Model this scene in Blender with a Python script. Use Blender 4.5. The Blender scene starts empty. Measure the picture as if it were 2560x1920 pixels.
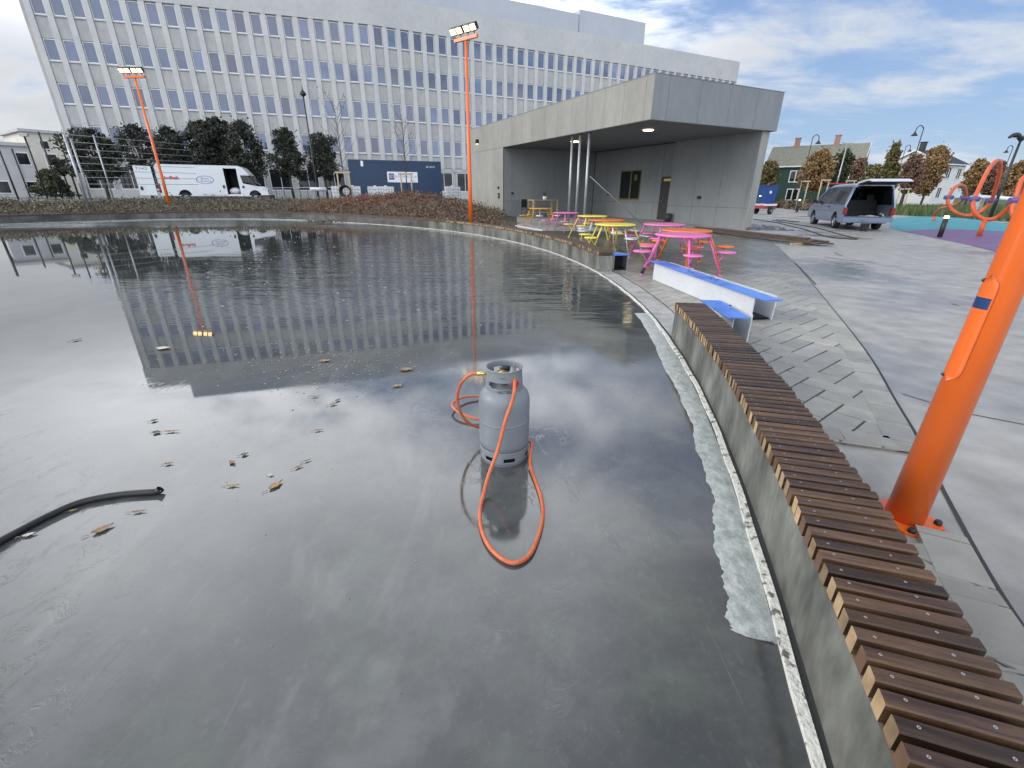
import bpy, math, random
from mathutils import Vector, Matrix
import numpy as np
rnd = random.Random(7)
S = bpy.context.scene
COL = S.collection
sin, cos, pi, rad = math.sin, math.cos, math.pi, math.radians

# ------------------------------------------------------------------ camera
FPX, PITCH, ROLL, HC = 1120.0, rad(23.1), rad(0.4), 1.5
_f = Vector((0, cos(PITCH), -sin(PITCH))); _r0 = Vector((1, 0, 0)); _u0 = Vector((0, sin(PITCH), cos(PITCH)))
_r = _r0*cos(ROLL) + _u0*sin(ROLL); _u = _u0*cos(ROLL) - _r0*sin(ROLL)
CAMP = Vector((0, 0, HC))
def _ray(x, y): return _f + _r*((x-1280)/FPX) - _u*((y-960)/FPX)
def gp(x, y, z=0.0):
    d = _ray(x, y); t = (z-HC)/d.z; return CAMP + d*t
def at(x, y, Y):
    d = _ray(x, y); return CAMP + d*(Y/d.y)
cd = bpy.data.cameras.new('camera'); cam = bpy.data.objects.new('camera', cd); COL.objects.link(cam)
cd.sensor_width = 36; cd.lens = 36*FPX/2560; cd.clip_start = .05; cd.clip_end = 3000
M4 = Matrix((( _r.x, _u.x, -_f.x, 0), (_r.y, _u.y, -_f.y, 0), (_r.z, _u.z, -_f.z, HC), (0, 0, 0, 1)))
cam.matrix_world = M4
S.camera = cam

# ------------------------------------------------------------------ materials
MATS = {}
def mat(name, c1, c2=None, scale=4.0, rough=.6, rough2=None, bump=0., bscale=None, metal=0., ior=1.45, detail=4.,
        stretch=(1, 1, 1), island=0., coord='Object', lo=.35, hi=.65, emit=None, es=1., coat=0., trans=0., alpha=1., uv=False, fine=0., objrand=0.):
    m = bpy.data.materials.new(name); m.use_nodes = True; nt = m.node_tree; N = nt.nodes; L = nt.links
    b = N['Principled BSDF']
    b.inputs['Roughness'].default_value = rough; b.inputs['Metallic'].default_value = metal; b.inputs['IOR'].default_value = ior
    if coat: b.inputs['Coat Weight'].default_value = coat; b.inputs['Coat Roughness'].default_value = .08
    if trans: b.inputs['Transmission Weight'].default_value = trans
    if alpha < 1: b.inputs['Alpha'].default_value = alpha
    col = lambda c: (c[0], c[1], c[2], 1)
    b.inputs['Base Color'].default_value = col(c1)
    tc = N.new('ShaderNodeTexCoord'); mp = N.new('ShaderNodeMapping'); mp.inputs['Scale'].default_value = stretch
    L.new(tc.outputs['UV' if uv else coord], mp.inputs['Vector'])
    last = None
    if c2 is not None:
        nz = N.new('ShaderNodeTexNoise'); nz.inputs['Scale'].default_value = scale; nz.inputs['Detail'].default_value = detail
        nz.inputs['Roughness'].default_value = .62
        L.new(mp.outputs['Vector'], nz.inputs['Vector'])
        rp = N.new('ShaderNodeMapRange'); rp.inputs[1].default_value = lo; rp.inputs[2].default_value = hi
        L.new(nz.outputs['Fac'], rp.inputs[0])
        mx = N.new('ShaderNodeMix'); mx.data_type = 'RGBA'
        mx.inputs[6].default_value = col(c1); mx.inputs[7].default_value = col(c2)
        L.new(rp.outputs[0], mx.inputs[0]); last = mx.outputs[2]
        if rough2 is not None:
            r2 = N.new('ShaderNodeMapRange'); r2.inputs[1].default_value = lo; r2.inputs[2].default_value = hi
            r2.inputs[3].default_value = rough; r2.inputs[4].default_value = rough2
            L.new(nz.outputs['Fac'], r2.inputs[0]); L.new(r2.outputs[0], b.inputs['Roughness'])
    if fine:
        n3 = N.new('ShaderNodeTexNoise'); n3.inputs['Scale'].default_value = scale*9; n3.inputs['Detail'].default_value = 5
        L.new(mp.outputs['Vector'], n3.inputs['Vector'])
        r3 = N.new('ShaderNodeMapRange'); r3.inputs[1].default_value = .3; r3.inputs[2].default_value = .7
        r3.inputs[3].default_value = 1-fine; r3.inputs[4].default_value = 1+fine
        L.new(n3.outputs['Fac'], r3.inputs[0])
        m3 = N.new('ShaderNodeMix'); m3.data_type = 'RGBA'; m3.blend_type = 'MULTIPLY'; m3.inputs[0].default_value = 1
        if last is not None: L.new(last, m3.inputs[6])
        else: m3.inputs[6].default_value = col(c1)
        L.new(r3.outputs[0], m3.inputs[7]); last = m3.outputs[2]
    if island:
        g = N.new('ShaderNodeNewGeometry'); r4 = N.new('ShaderNodeMapRange')
        r4.inputs[3].default_value = 1-island; r4.inputs[4].default_value = 1+island
        L.new(g.outputs['Random Per Island'], r4.inputs[0])
        m4 = N.new('ShaderNodeMix'); m4.data_type = 'RGBA'; m4.blend_type = 'MULTIPLY'; m4.inputs[0].default_value = 1
        if last is not None: L.new(last, m4.inputs[6])
        else: m4.inputs[6].default_value = col(c1)
        L.new(r4.outputs[0], m4.inputs[7]); last = m4.outputs[2]
    if objrand:
        oi = N.new('ShaderNodeObjectInfo'); r5 = N.new('ShaderNodeMapRange'); r5.inputs[3].default_value = 1-objrand; r5.inputs[4].default_value = 1+objrand
        L.new(oi.outputs['Random'], r5.inputs[0]); m5 = N.new('ShaderNodeMix'); m5.data_type = 'RGBA'; m5.blend_type = 'MULTIPLY'; m5.inputs[0].default_value = 1
        L.new(last, m5.inputs[6]); L.new(r5.outputs[0], m5.inputs[7]); last = m5.outputs[2]
    if last is not None: L.new(last, b.inputs['Base Color'])
    if bump:
        n2 = N.new('ShaderNodeTexNoise'); n2.inputs['Scale'].default_value = bscale or scale*4; n2.inputs['Detail'].default_value = 4
        L.new(mp.outputs['Vector'], n2.inputs['Vector'])
        bp = N.new('ShaderNodeBump'); bp.inputs['Strength'].default_value = bump; bp.inputs['Distance'].default_value = .02
        L.new(n2.outputs['Fac'], bp.inputs['Height']); L.new(bp.outputs['Normal'], b.inputs['Normal'])
    if emit is not None:
        b.inputs['Emission Color'].default_value = col(emit); b.inputs['Emission Strength'].default_value = es
    MATS[name] = m; return m

def leafmat(name, cols, rough=.6):
    m = bpy.data.materials.new(name); m.use_nodes = True; nt = m.node_tree; N = nt.nodes; L = nt.links
    b = N['Principled BSDF']; b.inputs['Roughness'].default_value = rough
    g = N.new('ShaderNodeNewGeometry'); cr = N.new('ShaderNodeValToRGB')
    e = cr.color_ramp.elements
    for i, c in enumerate(cols):
        p = i/max(1, len(cols)-1)
        if i < 2: k = e[i]; k.position = p
        else: k = e.new(p)
        k.color = (c[0], c[1], c[2], 1)
    L.new(g.outputs['Random Per Island'], cr.inputs[0]); L.new(cr.outputs[0], b.inputs['Base Color'])
    MATS[name] = m; return m

# ------------------------------------------------------------------ mesh builder
class MB:
    def __init__(s): s.v = []; s.f = []; s.m = []; s.sm = []; s.uv = []; s.has_uv = False
    def add(s, verts, faces, mi=0, smooth=False, uvs=None):
        o = len(s.v); s.v += [tuple(p) for p in verts]
        for i, f in enumerate(faces):
            s.f.append([o+k for k in f]); s.m.append(mi if not isinstance(mi, list) else mi[i]); s.sm.append(smooth)
            s.uv.append(uvs[i] if uvs else None)
        if uvs: s.has_uv = True
        return s
    def box(s, c, size, rz=0., mi=0, M=None):
        hx, hy, hz = size[0]/2, size[1]/2, size[2]/2; ca, sa = cos(rz), sin(rz)
        vs = []
        for dz in (-hz, hz):
            for dx, dy in ((-hx, -hy), (hx, -hy), (hx, hy), (-hx, hy)):
                p = Vector((c[0]+dx*ca-dy*sa, c[1]+dx*sa+dy*ca, c[2]+dz)); vs.append(M @ p if M else p)
        return s.add(vs, [(3, 2, 1, 0), (4, 5, 6, 7), (0, 1, 5, 4), (1, 2, 6, 5), (2, 3, 7, 6), (3, 0, 4, 7)], mi)
    def b2(s, lo, hi, mi=0, M=None):
        return s.box([(lo[i]+hi[i])/2 for i in range(3)], [abs(hi[i]-lo[i]) for i in range(3)], 0, mi, M)
    def beam(s, p0, p1, w, h, mi=0):
        p0 = Vector(p0); p1 = Vector(p1); d = (p1-p0).normalized()
        side = d.cross(Vector((0, 0, 1)));
        if side.length < 1e-4: side = Vector((1, 0, 0))
        side.normalize(); up = side.cross(d)
        vs = []
        for p in (p0, p1):
            for a, b_ in ((-1, -1), (1, -1), (1, 1), (-1, 1)): vs.append(p + side*(a*w/2) + up*(b_*h/2))
        return s.add(vs, [(3, 2, 1, 0), (4, 5, 6, 7), (0, 1, 5, 4), (1, 2, 6, 5), (2, 3, 7, 6), (3, 0, 4, 7)], mi)
    def tube(s, pts, r, n=8, mi=0, cap=True, smooth=True):
        P = [Vector(p) for p in pts]; R = r if isinstance(r, (list, tuple)) else [r]*len(P)
        vs = []; prev = None
        for i, p in enumerate(P):
            t = (P[min(i+1, len(P)-1)] - P[max(i-1, 0)]).normalized()
            if prev is None:
                a = t.cross(Vector((0, 0, 1)))
                if a.length < 1e-3: a = t.cross(Vector((0, 1, 0)))
            else: a = prev - t*prev.dot(t)
            a.normalize(); prev = a; b_ = t.cross(a)
            for k in range(n):
                q = 2*pi*k/n; vs.append(p + (a*cos(q) + b_*sin(q))*R[i])
        fs = []
        for i in range(len(P)-1):
            for k in range(n):
                k2 = (k+1) % n; fs.append((i*n+k, (i*n+k2), (i+1)*n+k2, (i+1)*n+k))
        s.add(vs, fs, mi, smooth)
        if cap:
            o = len(s.v)-len(vs); s.f.append([o+k for k in range(n)][::-1]); s.m.append(mi); s.sm.append(False); s.uv.append(None)
            o2 = len(s.v)-n; s.f.append([o2+k for k in range(n)]); s.m.append(mi); s.sm.append(False); s.uv.append(None)
        return s
    def lathe(s, prof, n=24, c=(0, 0, 0), mi=0, smooth=True, M=None, a0=0., a1=2*pi):
        vs = []; full = abs(a1-a0-2*pi) < 1e-6; cnt = n if full else n+1
        for (r, z) in prof:
            for k in range(cnt):
                q = a0+(a1-a0)*k/n; p = Vector((c[0]+r*cos(q), c[1]+r*sin(q), c[2]+z)); vs.append(M @ p if M else p)
        fs = []
        for i in range(len(prof)-1):
            for k in range(n):
                k2 = (k+1) % cnt; fs.append((i*cnt+k, i*cnt+k2, (i+1)*cnt+k2, (i+1)*cnt+k))
        return s.add(vs, fs, mi, smooth)
    def prism(s, poly, depth, M=None, mi=0, z0=0.):
        n = len(poly); vs = []
        for z in (z0, z0+depth):
            for p in poly:
                q = Vector((p[0], p[1], z)); vs.append(M @ q if M else q)
        fs = [tuple(range(n))[::-1], tuple(range(n, 2*n))] + [(i, (i+1) % n, n+(i+1) % n, n+i) for i in range(n)]
        return s.add(vs, fs, mi)
    def ball(s, c, r, n=10, mi=0, sc=(1, 1, 1)):
        vs = []; fs = []; m_ = n//2
        for i in range(m_+1):
            th = pi*i/m_
            for k in range(n):
                q = 2*pi*k/n; vs.append((c[0]+r*sc[0]*sin(th)*cos(q), c[1]+r*sc[1]*sin(th)*sin(q), c[2]+r*sc[2]*cos(th)))
        for i in range(m_):
            for k in range(n): fs.append((i*n+k, (i+1)*n+k, (i+1)*n+(k+1) % n, i*n+(k+1) % n))
        return s.add(vs, fs, mi, True)
    def build(s, name, mats, parent=None, world=False):
        me = bpy.data.meshes.new(name); vs = s.v
        if world and parent is not None:
            r = parent
            while r.parent is not None: r = r.parent
            if parent.parent is not None or True:
                L = r.location; vs = [(p[0]-L.x, p[1]-L.y, p[2]-L.z) for p in vs]
        me.from_pydata(vs, [], s.f)
        for m in (mats if isinstance(mats, (list, tuple)) else [mats]): me.materials.append(MATS[m])
        me.polygons.foreach_set('material_index', s.m); me.polygons.foreach_set('use_smooth', s.sm)
        if s.has_uv:
            ul = me.uv_layers.new(name='UVMap'); k = 0
            for f, u in zip(s.f, s.uv):
                for j in range(len(f)):
                    if u: ul.data[k].uv = u[j]
                    k += 1
        me.update()
        o = bpy.data.objects.new(name, me); COL.objects.link(o)
        if parent is not None: o.parent = parent
        return o

def tag(o, label=None, cat=None, group=None, kind=None):
    if label: o['label'] = label
    if cat: o['category'] = cat
    if group: o['group'] = group
    if kind: o['kind'] = kind
    return o
def thing(name, label, cat, loc=(0, 0, 0), rz=0., group=None):
    o = bpy.data.objects.new(name, None); COL.objects.link(o); o.empty_display_size = .2
    o.location = loc; o.rotation_euler = (0, 0, rz); return tag(o, label, cat, group)
KIDS = {}
def dup(o, loc=None, rz=None, label=None, parent=None):
    c = o.copy(); COL.objects.link(c)
    if parent is not None: c.parent = parent
    if loc is not None: c.location = loc
    if rz is not None: c.rotation_euler = (0, 0, rz)
    if label: c['label'] = label
    for k in [x for x in list(COL.objects) if x.parent == o]: dup(k, parent=c)
    return c
def text_mesh(body, size, M, mi_mat, name, parent, width=None, bend=None, bold=0.):
    cu = bpy.data.curves.new('txt', 'FONT'); cu.body = body; cu.size = size; cu.align_x = 'CENTER'; cu.align_y = 'CENTER'; cu.offset = bold
    to = bpy.data.objects.new('txt', cu); COL.objects.link(to)
    bpy.context.view_layer.update()
    me = bpy.data.meshes.new_from_object(to.evaluated_get(bpy.context.evaluated_depsgraph_get()))
    bpy.data.objects.remove(to)
    xs = [v.co.x for v in me.vertices]; w = (max(xs)-min(xs)) if xs else 1
    k = (width/w) if width else 1.
    for v in me.vertices:
        x, y = v.co.x*k, v.co.y
        if bend:
            R_, a_, z_ = bend; q = a_ + x/R_; v.co = Vector((R_*cos(q), R_*sin(q), z_+y))
        else: v.co = M @ Vector((x, y, 0))
    me.materials.clear(); me.materials.append(MATS[mi_mat]); me.name = name
    for p in me.polygons: p.material_index = 0
    o = bpy.data.objects.new(name, me); COL.objects.link(o); o.parent = parent; return o
def spline(pts, k=6):
    P = [Vector(p) for p in pts]; out = []
    for i in range(len(P)-1):
        a, b, c, d = P[max(i-1, 0)], P[i], P[i+1], P[min(i+2, len(P)-1)]
        for j in range(k):
            t = j/k; out.append(.5*((2*b)+(c-a)*t+(2*a-5*b+4*c-d)*t*t+(3*b-a-3*c+d)*t**3))
    out.append(P[-1]); return out
def sstep(a, b, x):
    t = min(1, max(0, (x-a)/(b-a))); return t*t*(3-2*t)

# ------------------------------------------------------------------ material table
mat('rink_concrete_wall', (.07, .073, .065), (.23, .235, .215), 2.6, .55, .35, bump=.35, bscale=14, stretch=(1, 1, .45), fine=.18)
mat('kerb_paint', (.62, .62, .58), (.13, .13, .12), 22, .75, bump=.8, bscale=40, lo=.56, hi=.64)
mat('kerb_concrete', (.22, .22, .21), (.40, .40, .39), 3.5, .4, .7, bump=.2, fine=.12)
mat('ice_slush', (.27, .305, .30), (.44, .475, .47), 14, .28, .45, bump=.4, bscale=30, fine=.12)
mat('paver', (.24, .236, .21), (.34, .332, .295), .9, .3, .5, bump=.15, bscale=60, island=.15, fine=.1)
mat('paver_joint', (.05, .049, .045), None, rough=.8)
mat('plaza_concrete', (.21, .207, .198), (.32, .316, .305), .35, .09, .55, bump=.22, bscale=26, stretch=(1, 1, 1), fine=.2, lo=.36, hi=.50, ior=1.33)
mat('joint_dark', (.04, .04, .04), None, rough=.7)
mat('asphalt', (.06, .062, .065), (.10, .10, .10), .5, .5, fine=.1)
mat('soil', (.045, .036, .028), (.09, .072, .05), 1.2, .8, bump=.6, bscale=7)
mat('grass_ground', (.05, .08, .025), (.08, .11, .04), 1.2, .8, bump=.6, bscale=20)
mat('rubber_teal', (.04, .25, .30), (.055, .31, .36), 1.5, .45, fine=.06)
mat('rubber_purple', (.13, .075, .19), (.17, .10, .23), 1.5, .45, fine=.06)
mat('slat_wood', (.030, .0165, .0115), (.092, .053, .029), 2.5, .24, .46, bump=.25, bscale=22, stretch=(1, 12, 1), island=.62, uv=True, fine=.2)
mat('wall_stained_shaded', (.045, .048, .047), (.12, .125, .12), 1.6, .45, .3, bump=.3, bscale=12, fine=.2)  # darker copy of the wall concrete: wet stains plus shade put into the colour
mat('end_grain', (.27, .185, .105), (.43, .315, .19), 14, .6, island=.5)
mat('screw_metal', (.75, .75, .75), None, rough=.25, metal=1)
mat('batten_wood', (.10, .055, .035), (.17, .10, .06), 6, .5)
mat('orange_paint', (.80, .155, .024), (.74, .135, .020), 1.4, .28, .42, bump=.03, bscale=150, coat=.25)
mat('orange_loop', (.60, .115, .035), (.52, .09, .03), 3, .35)
mat('purple_joint', (.12, .09, .25), None, rough=.4)
mat('black_rubber', (.018, .018, .02), (.03, .03, .033), 8, .45)
mat('black_paint', (.02, .022, .025), None, rough=.4)
mat('sticker_blue', (.02, .05, .16), None, rough=.25)
mat('white_paint', (.78, .79, .80), (.72, .73, .74), 2, .3)
mat('white_panel', (.66, .69, .73), (.58, .61, .66), 1.3, .22, .35, fine=.04)
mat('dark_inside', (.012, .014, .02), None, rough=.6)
mat('blue_sheet', (.055, .17, .62), (.08, .23, .70), 2.5, .18, .4)
mat('steel', (.55, .56, .58), (.40, .41, .43), 6, .3, .5, metal=1)
mat('galv', (.46, .48, .50), (.34, .36, .38), 5, .45, metal=.6)
mat('foil', (.62, .63, .65), (.42, .43, .45), 9, .25, .4, metal=.75, bump=.9, bscale=28)
mat('pink', (.74, .20, .46), (.68, .16, .41), 3, .28)
mat('yellow', (.80, .70, .13), (.74, .63, .10), 3, .28)
mat('amber', (.66, .36, .035), (.6, .31, .03), 3, .32)
mat('orange_table', (.78, .19, .045), (.7, .16, .035), 3, .28)
mat('bottle_grey', (.225, .25, .28), (.195, .218, .245), 5, .34, .44, bump=.04, bscale=120, fine=.03)
mat('brass', (.72, .52, .18), None, rough=.28, metal=1)
mat('valve_grey', (.22, .24, .22), None, rough=.4, metal=.5)
mat('hose_orange', (.62, .17, .075), (.50, .12, .05), 18, .42, fine=.15)
mat('label_red', (.55, .02, .04), None, rough=.4)
mat('ink', (.015, .015, .02), None, rough=.6)
mat('leaf_brown', (.20, .115, .06), (.36, .245, .15), 30, .5, bump=.4, bscale=60)
mat('leaf_tan', (.38, .27, .13), (.24, .13, .06), 30, .5, bump=.4, bscale=60)
mat('leaf_dark', (.07, .058, .045), (.15, .12, .09), 30, .5)
mat('leaf_pale', (.62, .58, .50), (.45, .40, .34), 30, .5)
mat('facade_panel', (.38, .39, .39), (.455, .46, .455), .45, .7, fine=.08, stretch=(1, 1, .5))
mat('facade_rib', (.50, .51, .51), (.57, .575, .575), .6, .7, fine=.05)
mat('facade_top', (.46, .47, .475), (.53, .535, .535), .3, .7, fine=.05)
mat('penthouse', (.42, .45, .50), (.46, .49, .54), .4, .5)
mat('window_frame', (.70, .72, .75), None, rough=.4)
mat('glass_facade', (.065, .095, .18), (.10, .135, .235), .3, .03, ior=1.7, island=.3, objrand=.35)
mat('glass_dark', (.014, .018, .02), None, rough=.04, ior=1.42)
mat('pav_panel_lit', (.255, .258, .24), (.32, .323, .30), .7, .65, stretch=(1, 1, .35), fine=.06)  # grey cladding in a lit tone, daylight from the left put into the colour
mat('pav_panel_shaded', (.20, .22, .232), (.245, .262, .272), .6, .6, stretch=(1, 1, .35), fine=.05)  # same cladding in a shaded tone, for faces turned from that light
mat('pav_backing', (.03, .03, .03), None, rough=.8)
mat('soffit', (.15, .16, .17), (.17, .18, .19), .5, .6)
mat('window_yellow', (.17, .15, .045), None, rough=.5)
mat('sign_yellow', (.70, .60, .16), None, rough=.5)
mat('lamp_warm', (1, .8, .45), None, emit=(1, .70, .30), es=4)
mat('lamp_warm_soft', (1, .85, .6), None, emit=(1, .8, .5), es=5)
mat('navy', (.018, .045, .105), (.024, .055, .12), .6, .45)
mat('sign_white', (.80, .82, .86), None, rough=.4)
mat('sign_navy', (.03, .045, .20), None, rough=.4)
mat('sign_grey', (.33, .36, .45), None, rough=.4)
mat('van_white', (.70, .74, .78), (.66, .70, .74), 1, .25, coat=.3)
mat('logo_red', (.42, .03, .06), None, rough=.4)
mat('logo_blue', (.16, .24, .46), None, rough=.4)
mat('logo_pale', (.50, .56, .72), None, rough=.4)
mat('plastic_dark', (.03, .032, .035), (.045, .046, .05), 5, .55)
mat('car_silverblue', (.25, .315, .44), (.235, .30, .42), 1, .26, metal=.35, coat=.6)
mat('car_black', (.018, .02, .024), None, rough=.2, coat=.5)
mat('tail_red', (.20, .012, .02), None, rough=.15)
mat('tyre', (.02, .02, .021), None, rough=.75)
mat('rim', (.62, .63, .65), None, rough=.25, metal=.9)
mat('plank', (.055, .040, .033), (.11, .078, .06), 3, .45, stretch=(6, 1, 6))
mat('timber_pale', (.46, .36, .20), (.38, .28, .15), 6, .6)
mat('timber_stake', (.46, .40, .29), (.36, .31, .22), 5, .7)
mat('tarp', (.05, .058, .06), (.09, .10, .10), 3, .4, bump=.6, bscale=5)
mat('bark', (.05, .04, .032), (.085, .07, .055), 8, .85)
mat('dark_pole', (.022, .024, .027), None, rough=.4)
mat('ibc_white', (.74, .77, .80), (.62, .65, .68), 4, .35)
mat('house_green', (.014, .045, .033), (.02, .058, .043), 3, .6, stretch=(1, 1, 12))
mat('roof_slate', (.17, .175, .145), (.23, .23, .19), 3, .7, fine=.15)
mat('house_white', (.72, .73, .74), (.66, .67, .68), 2, .6, stretch=(1, 1, 10))
mat('roof_black', (.022, .024, .032), None, rough=.5)
mat('brick_chimney', (.30, .17, .15), (.36, .22, .19), 8, .8)
mat('cream_render', (.62, .61, .55), (.68, .67, .60), .6, .8)
mat('grey_render', (.44, .45, .47), (.52, .53, .55), .5, .8)
mat('skip_blue', (.015, .06, .22), (.02, .075, .26), 2, .4)
mat('red_paint', (.32, .05, .04), None, rough=.5)
mat('terracotta', (.70, .70, .68), None, rough=.6)
leafmat('leaves_dark', [(.018, .024, .02), (.03, .038, .028), (.05, .058, .036), (.028, .03, .026)])
leafmat('leaves_green', [(.03, .042, .022), (.05, .064, .028), (.085, .09, .035)])
leafmat('leaves_orange', [(.22, .12, .055), (.33, .19, .08), (.27, .18, .09), (.15, .11, .055)])
leafmat('leaves_olive', [(.075, .075, .033), (.14, .12, .045), (.20, .16, .055)])
leafmat('leaves_red', [(.16, .08, .055), (.23, .13, .09), (.14, .10, .07)])
leafmat('shrub_red', [(.09, .06, .04), (.24, .075, .045), (.14, .10, .06), (.32, .12, .07), (.09, .065, .045)])
leafmat('shrub_brown', [(.06, .044, .03), (.11, .08, .052), (.16, .115, .075), (.14, .07, .045)])
leafmat('shrub_grey', [(.07, .07, .05), (.15, .14, .10), (.10, .11, .06), (.19, .14, .10)])
leafmat('grass_blades', [(.045, .075, .022), (.075, .11, .035), (.10, .125, .04)])

# wetter, shinier paving round the tables, pavilion shade painted into its darker colour; uneven edge
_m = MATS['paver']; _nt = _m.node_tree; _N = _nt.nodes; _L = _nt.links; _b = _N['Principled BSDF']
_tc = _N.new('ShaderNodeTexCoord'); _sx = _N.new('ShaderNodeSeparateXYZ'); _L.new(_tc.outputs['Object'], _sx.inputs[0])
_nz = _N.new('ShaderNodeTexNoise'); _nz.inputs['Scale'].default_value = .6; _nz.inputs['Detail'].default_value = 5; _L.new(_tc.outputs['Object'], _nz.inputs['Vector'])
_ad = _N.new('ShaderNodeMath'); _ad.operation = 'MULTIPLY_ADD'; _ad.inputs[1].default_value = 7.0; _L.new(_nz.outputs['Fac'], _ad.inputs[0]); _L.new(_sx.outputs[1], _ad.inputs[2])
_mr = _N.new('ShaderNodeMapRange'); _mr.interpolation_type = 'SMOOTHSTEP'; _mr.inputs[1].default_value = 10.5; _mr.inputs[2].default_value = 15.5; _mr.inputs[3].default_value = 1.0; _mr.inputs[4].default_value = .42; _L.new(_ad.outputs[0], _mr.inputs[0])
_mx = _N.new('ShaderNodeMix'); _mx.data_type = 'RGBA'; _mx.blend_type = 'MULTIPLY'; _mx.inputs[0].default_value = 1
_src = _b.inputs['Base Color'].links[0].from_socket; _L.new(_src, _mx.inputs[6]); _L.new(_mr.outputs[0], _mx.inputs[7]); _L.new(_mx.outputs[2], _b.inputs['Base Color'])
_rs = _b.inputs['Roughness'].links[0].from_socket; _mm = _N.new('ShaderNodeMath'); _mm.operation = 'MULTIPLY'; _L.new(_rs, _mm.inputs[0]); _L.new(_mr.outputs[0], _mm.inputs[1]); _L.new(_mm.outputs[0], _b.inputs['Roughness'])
# ------------------------------------------------------------------ world and sun
SUN_AZ, SUN_EL = rad(186), rad(24)          # direction towards the sun, measured from +X counter-clockwise
W = bpy.data.worlds.new('World'); S.world = W; W.use_nodes = True
nt = W.node_tree; N = nt.nodes; L = nt.links
bg = N['Background']; bg.inputs['Strength'].default_value = .15
sky = N.new('ShaderNodeTexSky'); sky.sky_type = 'NISHITA'; sky.sun_disc = False
sky.sun_elevation = SUN_EL; sky.sun_rotation = rad(90)-SUN_AZ; sky.altitude = 50; sky.air_density = 1.0; sky.dust_density = .6; sky.ozone_density = 2.0
tc = N.new('ShaderNodeTexCoord'); sx = N.new('ShaderNodeSeparateXYZ'); L.new(tc.outputs['Generated'], sx.inputs[0])
def M_(op, a, b=None, c=None, clamp=False):
    n = N.new('ShaderNodeMath'); n.operation = op; n.use_clamp = clamp
    for i, q in enumerate((a, b, c)):
        if q is None: continue
        if isinstance(q, (int, float)): n.inputs[i].default_value = q
        else: L.new(q, n.inputs[i])
    return n.outputs[0]
zc = M_('ADD', M_('MAXIMUM', sx.outputs[2], 0.0), .16)
cx = N.new('ShaderNodeCombineXYZ'); L.new(M_('DIVIDE', sx.outputs[0], zc), cx.inputs[0]); L.new(M_('DIVIDE', sx.outputs[1], zc), cx.inputs[1])
mpw = N.new('ShaderNodeMapping'); mpw.inputs['Rotation'].default_value = (0, 0, rad(-24)); mpw.inputs['Scale'].default_value = (.62, 1.0, 1)
mpw.inputs['Location'].default_value = (-1.9, .4, 0)
L.new(cx.outputs[0], mpw.inputs[0])
def noise(scale, det=6, ro=.6, dist=0.):
    n = N.new('ShaderNodeTexNoise'); n.inputs['Scale'].default_value = scale; n.inputs['Detail'].default_value = det
    n.inputs['Roughness'].default_value = ro; n.inputs['Distortion'].default_value = dist; L.new(mpw.outputs[0], n.inputs['Vector']); return n.outputs['Fac']
n1 = noise(.75, 9, .62, .35); n2 = noise(2.6, 7, .62, .6)
# more cloud towards the left half of the view (-X), clearer towards the right
dt = N.new('ShaderNodeVectorMath'); dt.operation = 'DOT_PRODUCT'; dt.inputs[1].default_value = Vector((-.30, .82, .48)).normalized(); L.new(tc.outputs['Generated'], dt.inputs[0])
gl = N.new('ShaderNodeMapRange'); gl.interpolation_type = 'SMOOTHSTEP'; gl.inputs[1].default_value = .70; gl.inputs[2].default_value = .96; L.new(dt.outputs['Value'], gl.inputs[0])
lowk = N.new('ShaderNodeMapRange'); lowk.interpolation_type = 'SMOOTHSTEP'; lowk.inputs[1].default_value = .16; lowk.inputs[2].default_value = .36; L.new(sx.outputs[2], lowk.inputs[0])
bh = N.new('ShaderNodeMapRange'); bh.interpolation_type = 'SMOOTHSTEP'; bh.inputs[1].default_value = .12; bh.inputs[2].default_value = -.45; L.new(sx.outputs[1], bh.inputs[0])
hi_ = N.new('ShaderNodeMapRange'); hi_.interpolation_type = 'SMOOTHSTEP'; hi_.inputs[1].default_value = .52; hi_.inputs[2].default_value = .85; L.new(sx.outputs[2], hi_.inputs[0])
bias = M_('ADD', M_('ADD', M_('MULTIPLY_ADD', sx.outputs[0], -.11, .055), M_('MULTIPLY', M_('MAXIMUM', M_('MULTIPLY', sx.outputs[1], -1.0), 0.0), .12)), M_('ADD', M_('MULTIPLY', M_('MULTIPLY', gl.outputs[0], lowk.outputs[0]), .012), M_('MULTIPLY', hi_.outputs[0], .07)))
den = M_('ADD', M_('ADD', M_('MULTIPLY', n1, .68), M_('MULTIPLY', n2, .38)), bias)
mr = N.new('ShaderNodeMapRange'); mr.interpolation_type = 'SMOOTHSTEP'; mr.inputs[1].default_value = .47; mr.inputs[2].default_value = .64
L.new(den, mr.inputs[0])
thick = N.new('ShaderNodeMapRange'); thick.inputs[1].default_value = .56; thick.inputs[2].default_value = .80; L.new(den, thick.inputs[0])
# cloud colour: bright thin cloud, greyer where thick
cc = N.new('ShaderNodeMix'); cc.data_type = 'RGBA'; cc.inputs[6].default_value = (4.65, 4.75, 4.9, 1); cc.inputs[7].default_value = (3.6, 3.75, 3.95, 1)
L.new(thick.outputs[0], cc.inputs[0])
cs = N.new('ShaderNodeVectorMath'); cs.operation = 'SCALE'; L.new(cc.outputs[2], cs.inputs[0]); L.new(M_('MULTIPLY', M_('MULTIPLY_ADD', M_('MULTIPLY', gl.outputs[0], lowk.outputs[0]), 3.3, 1.0), M_('MULTIPLY', M_('MULTIPLY_ADD', hi_.outputs[0], -.42, 1.0), M_('MULTIPLY_ADD', bh.outputs[0], 2.2, 1.0))), cs.inputs['Scale'])
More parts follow.
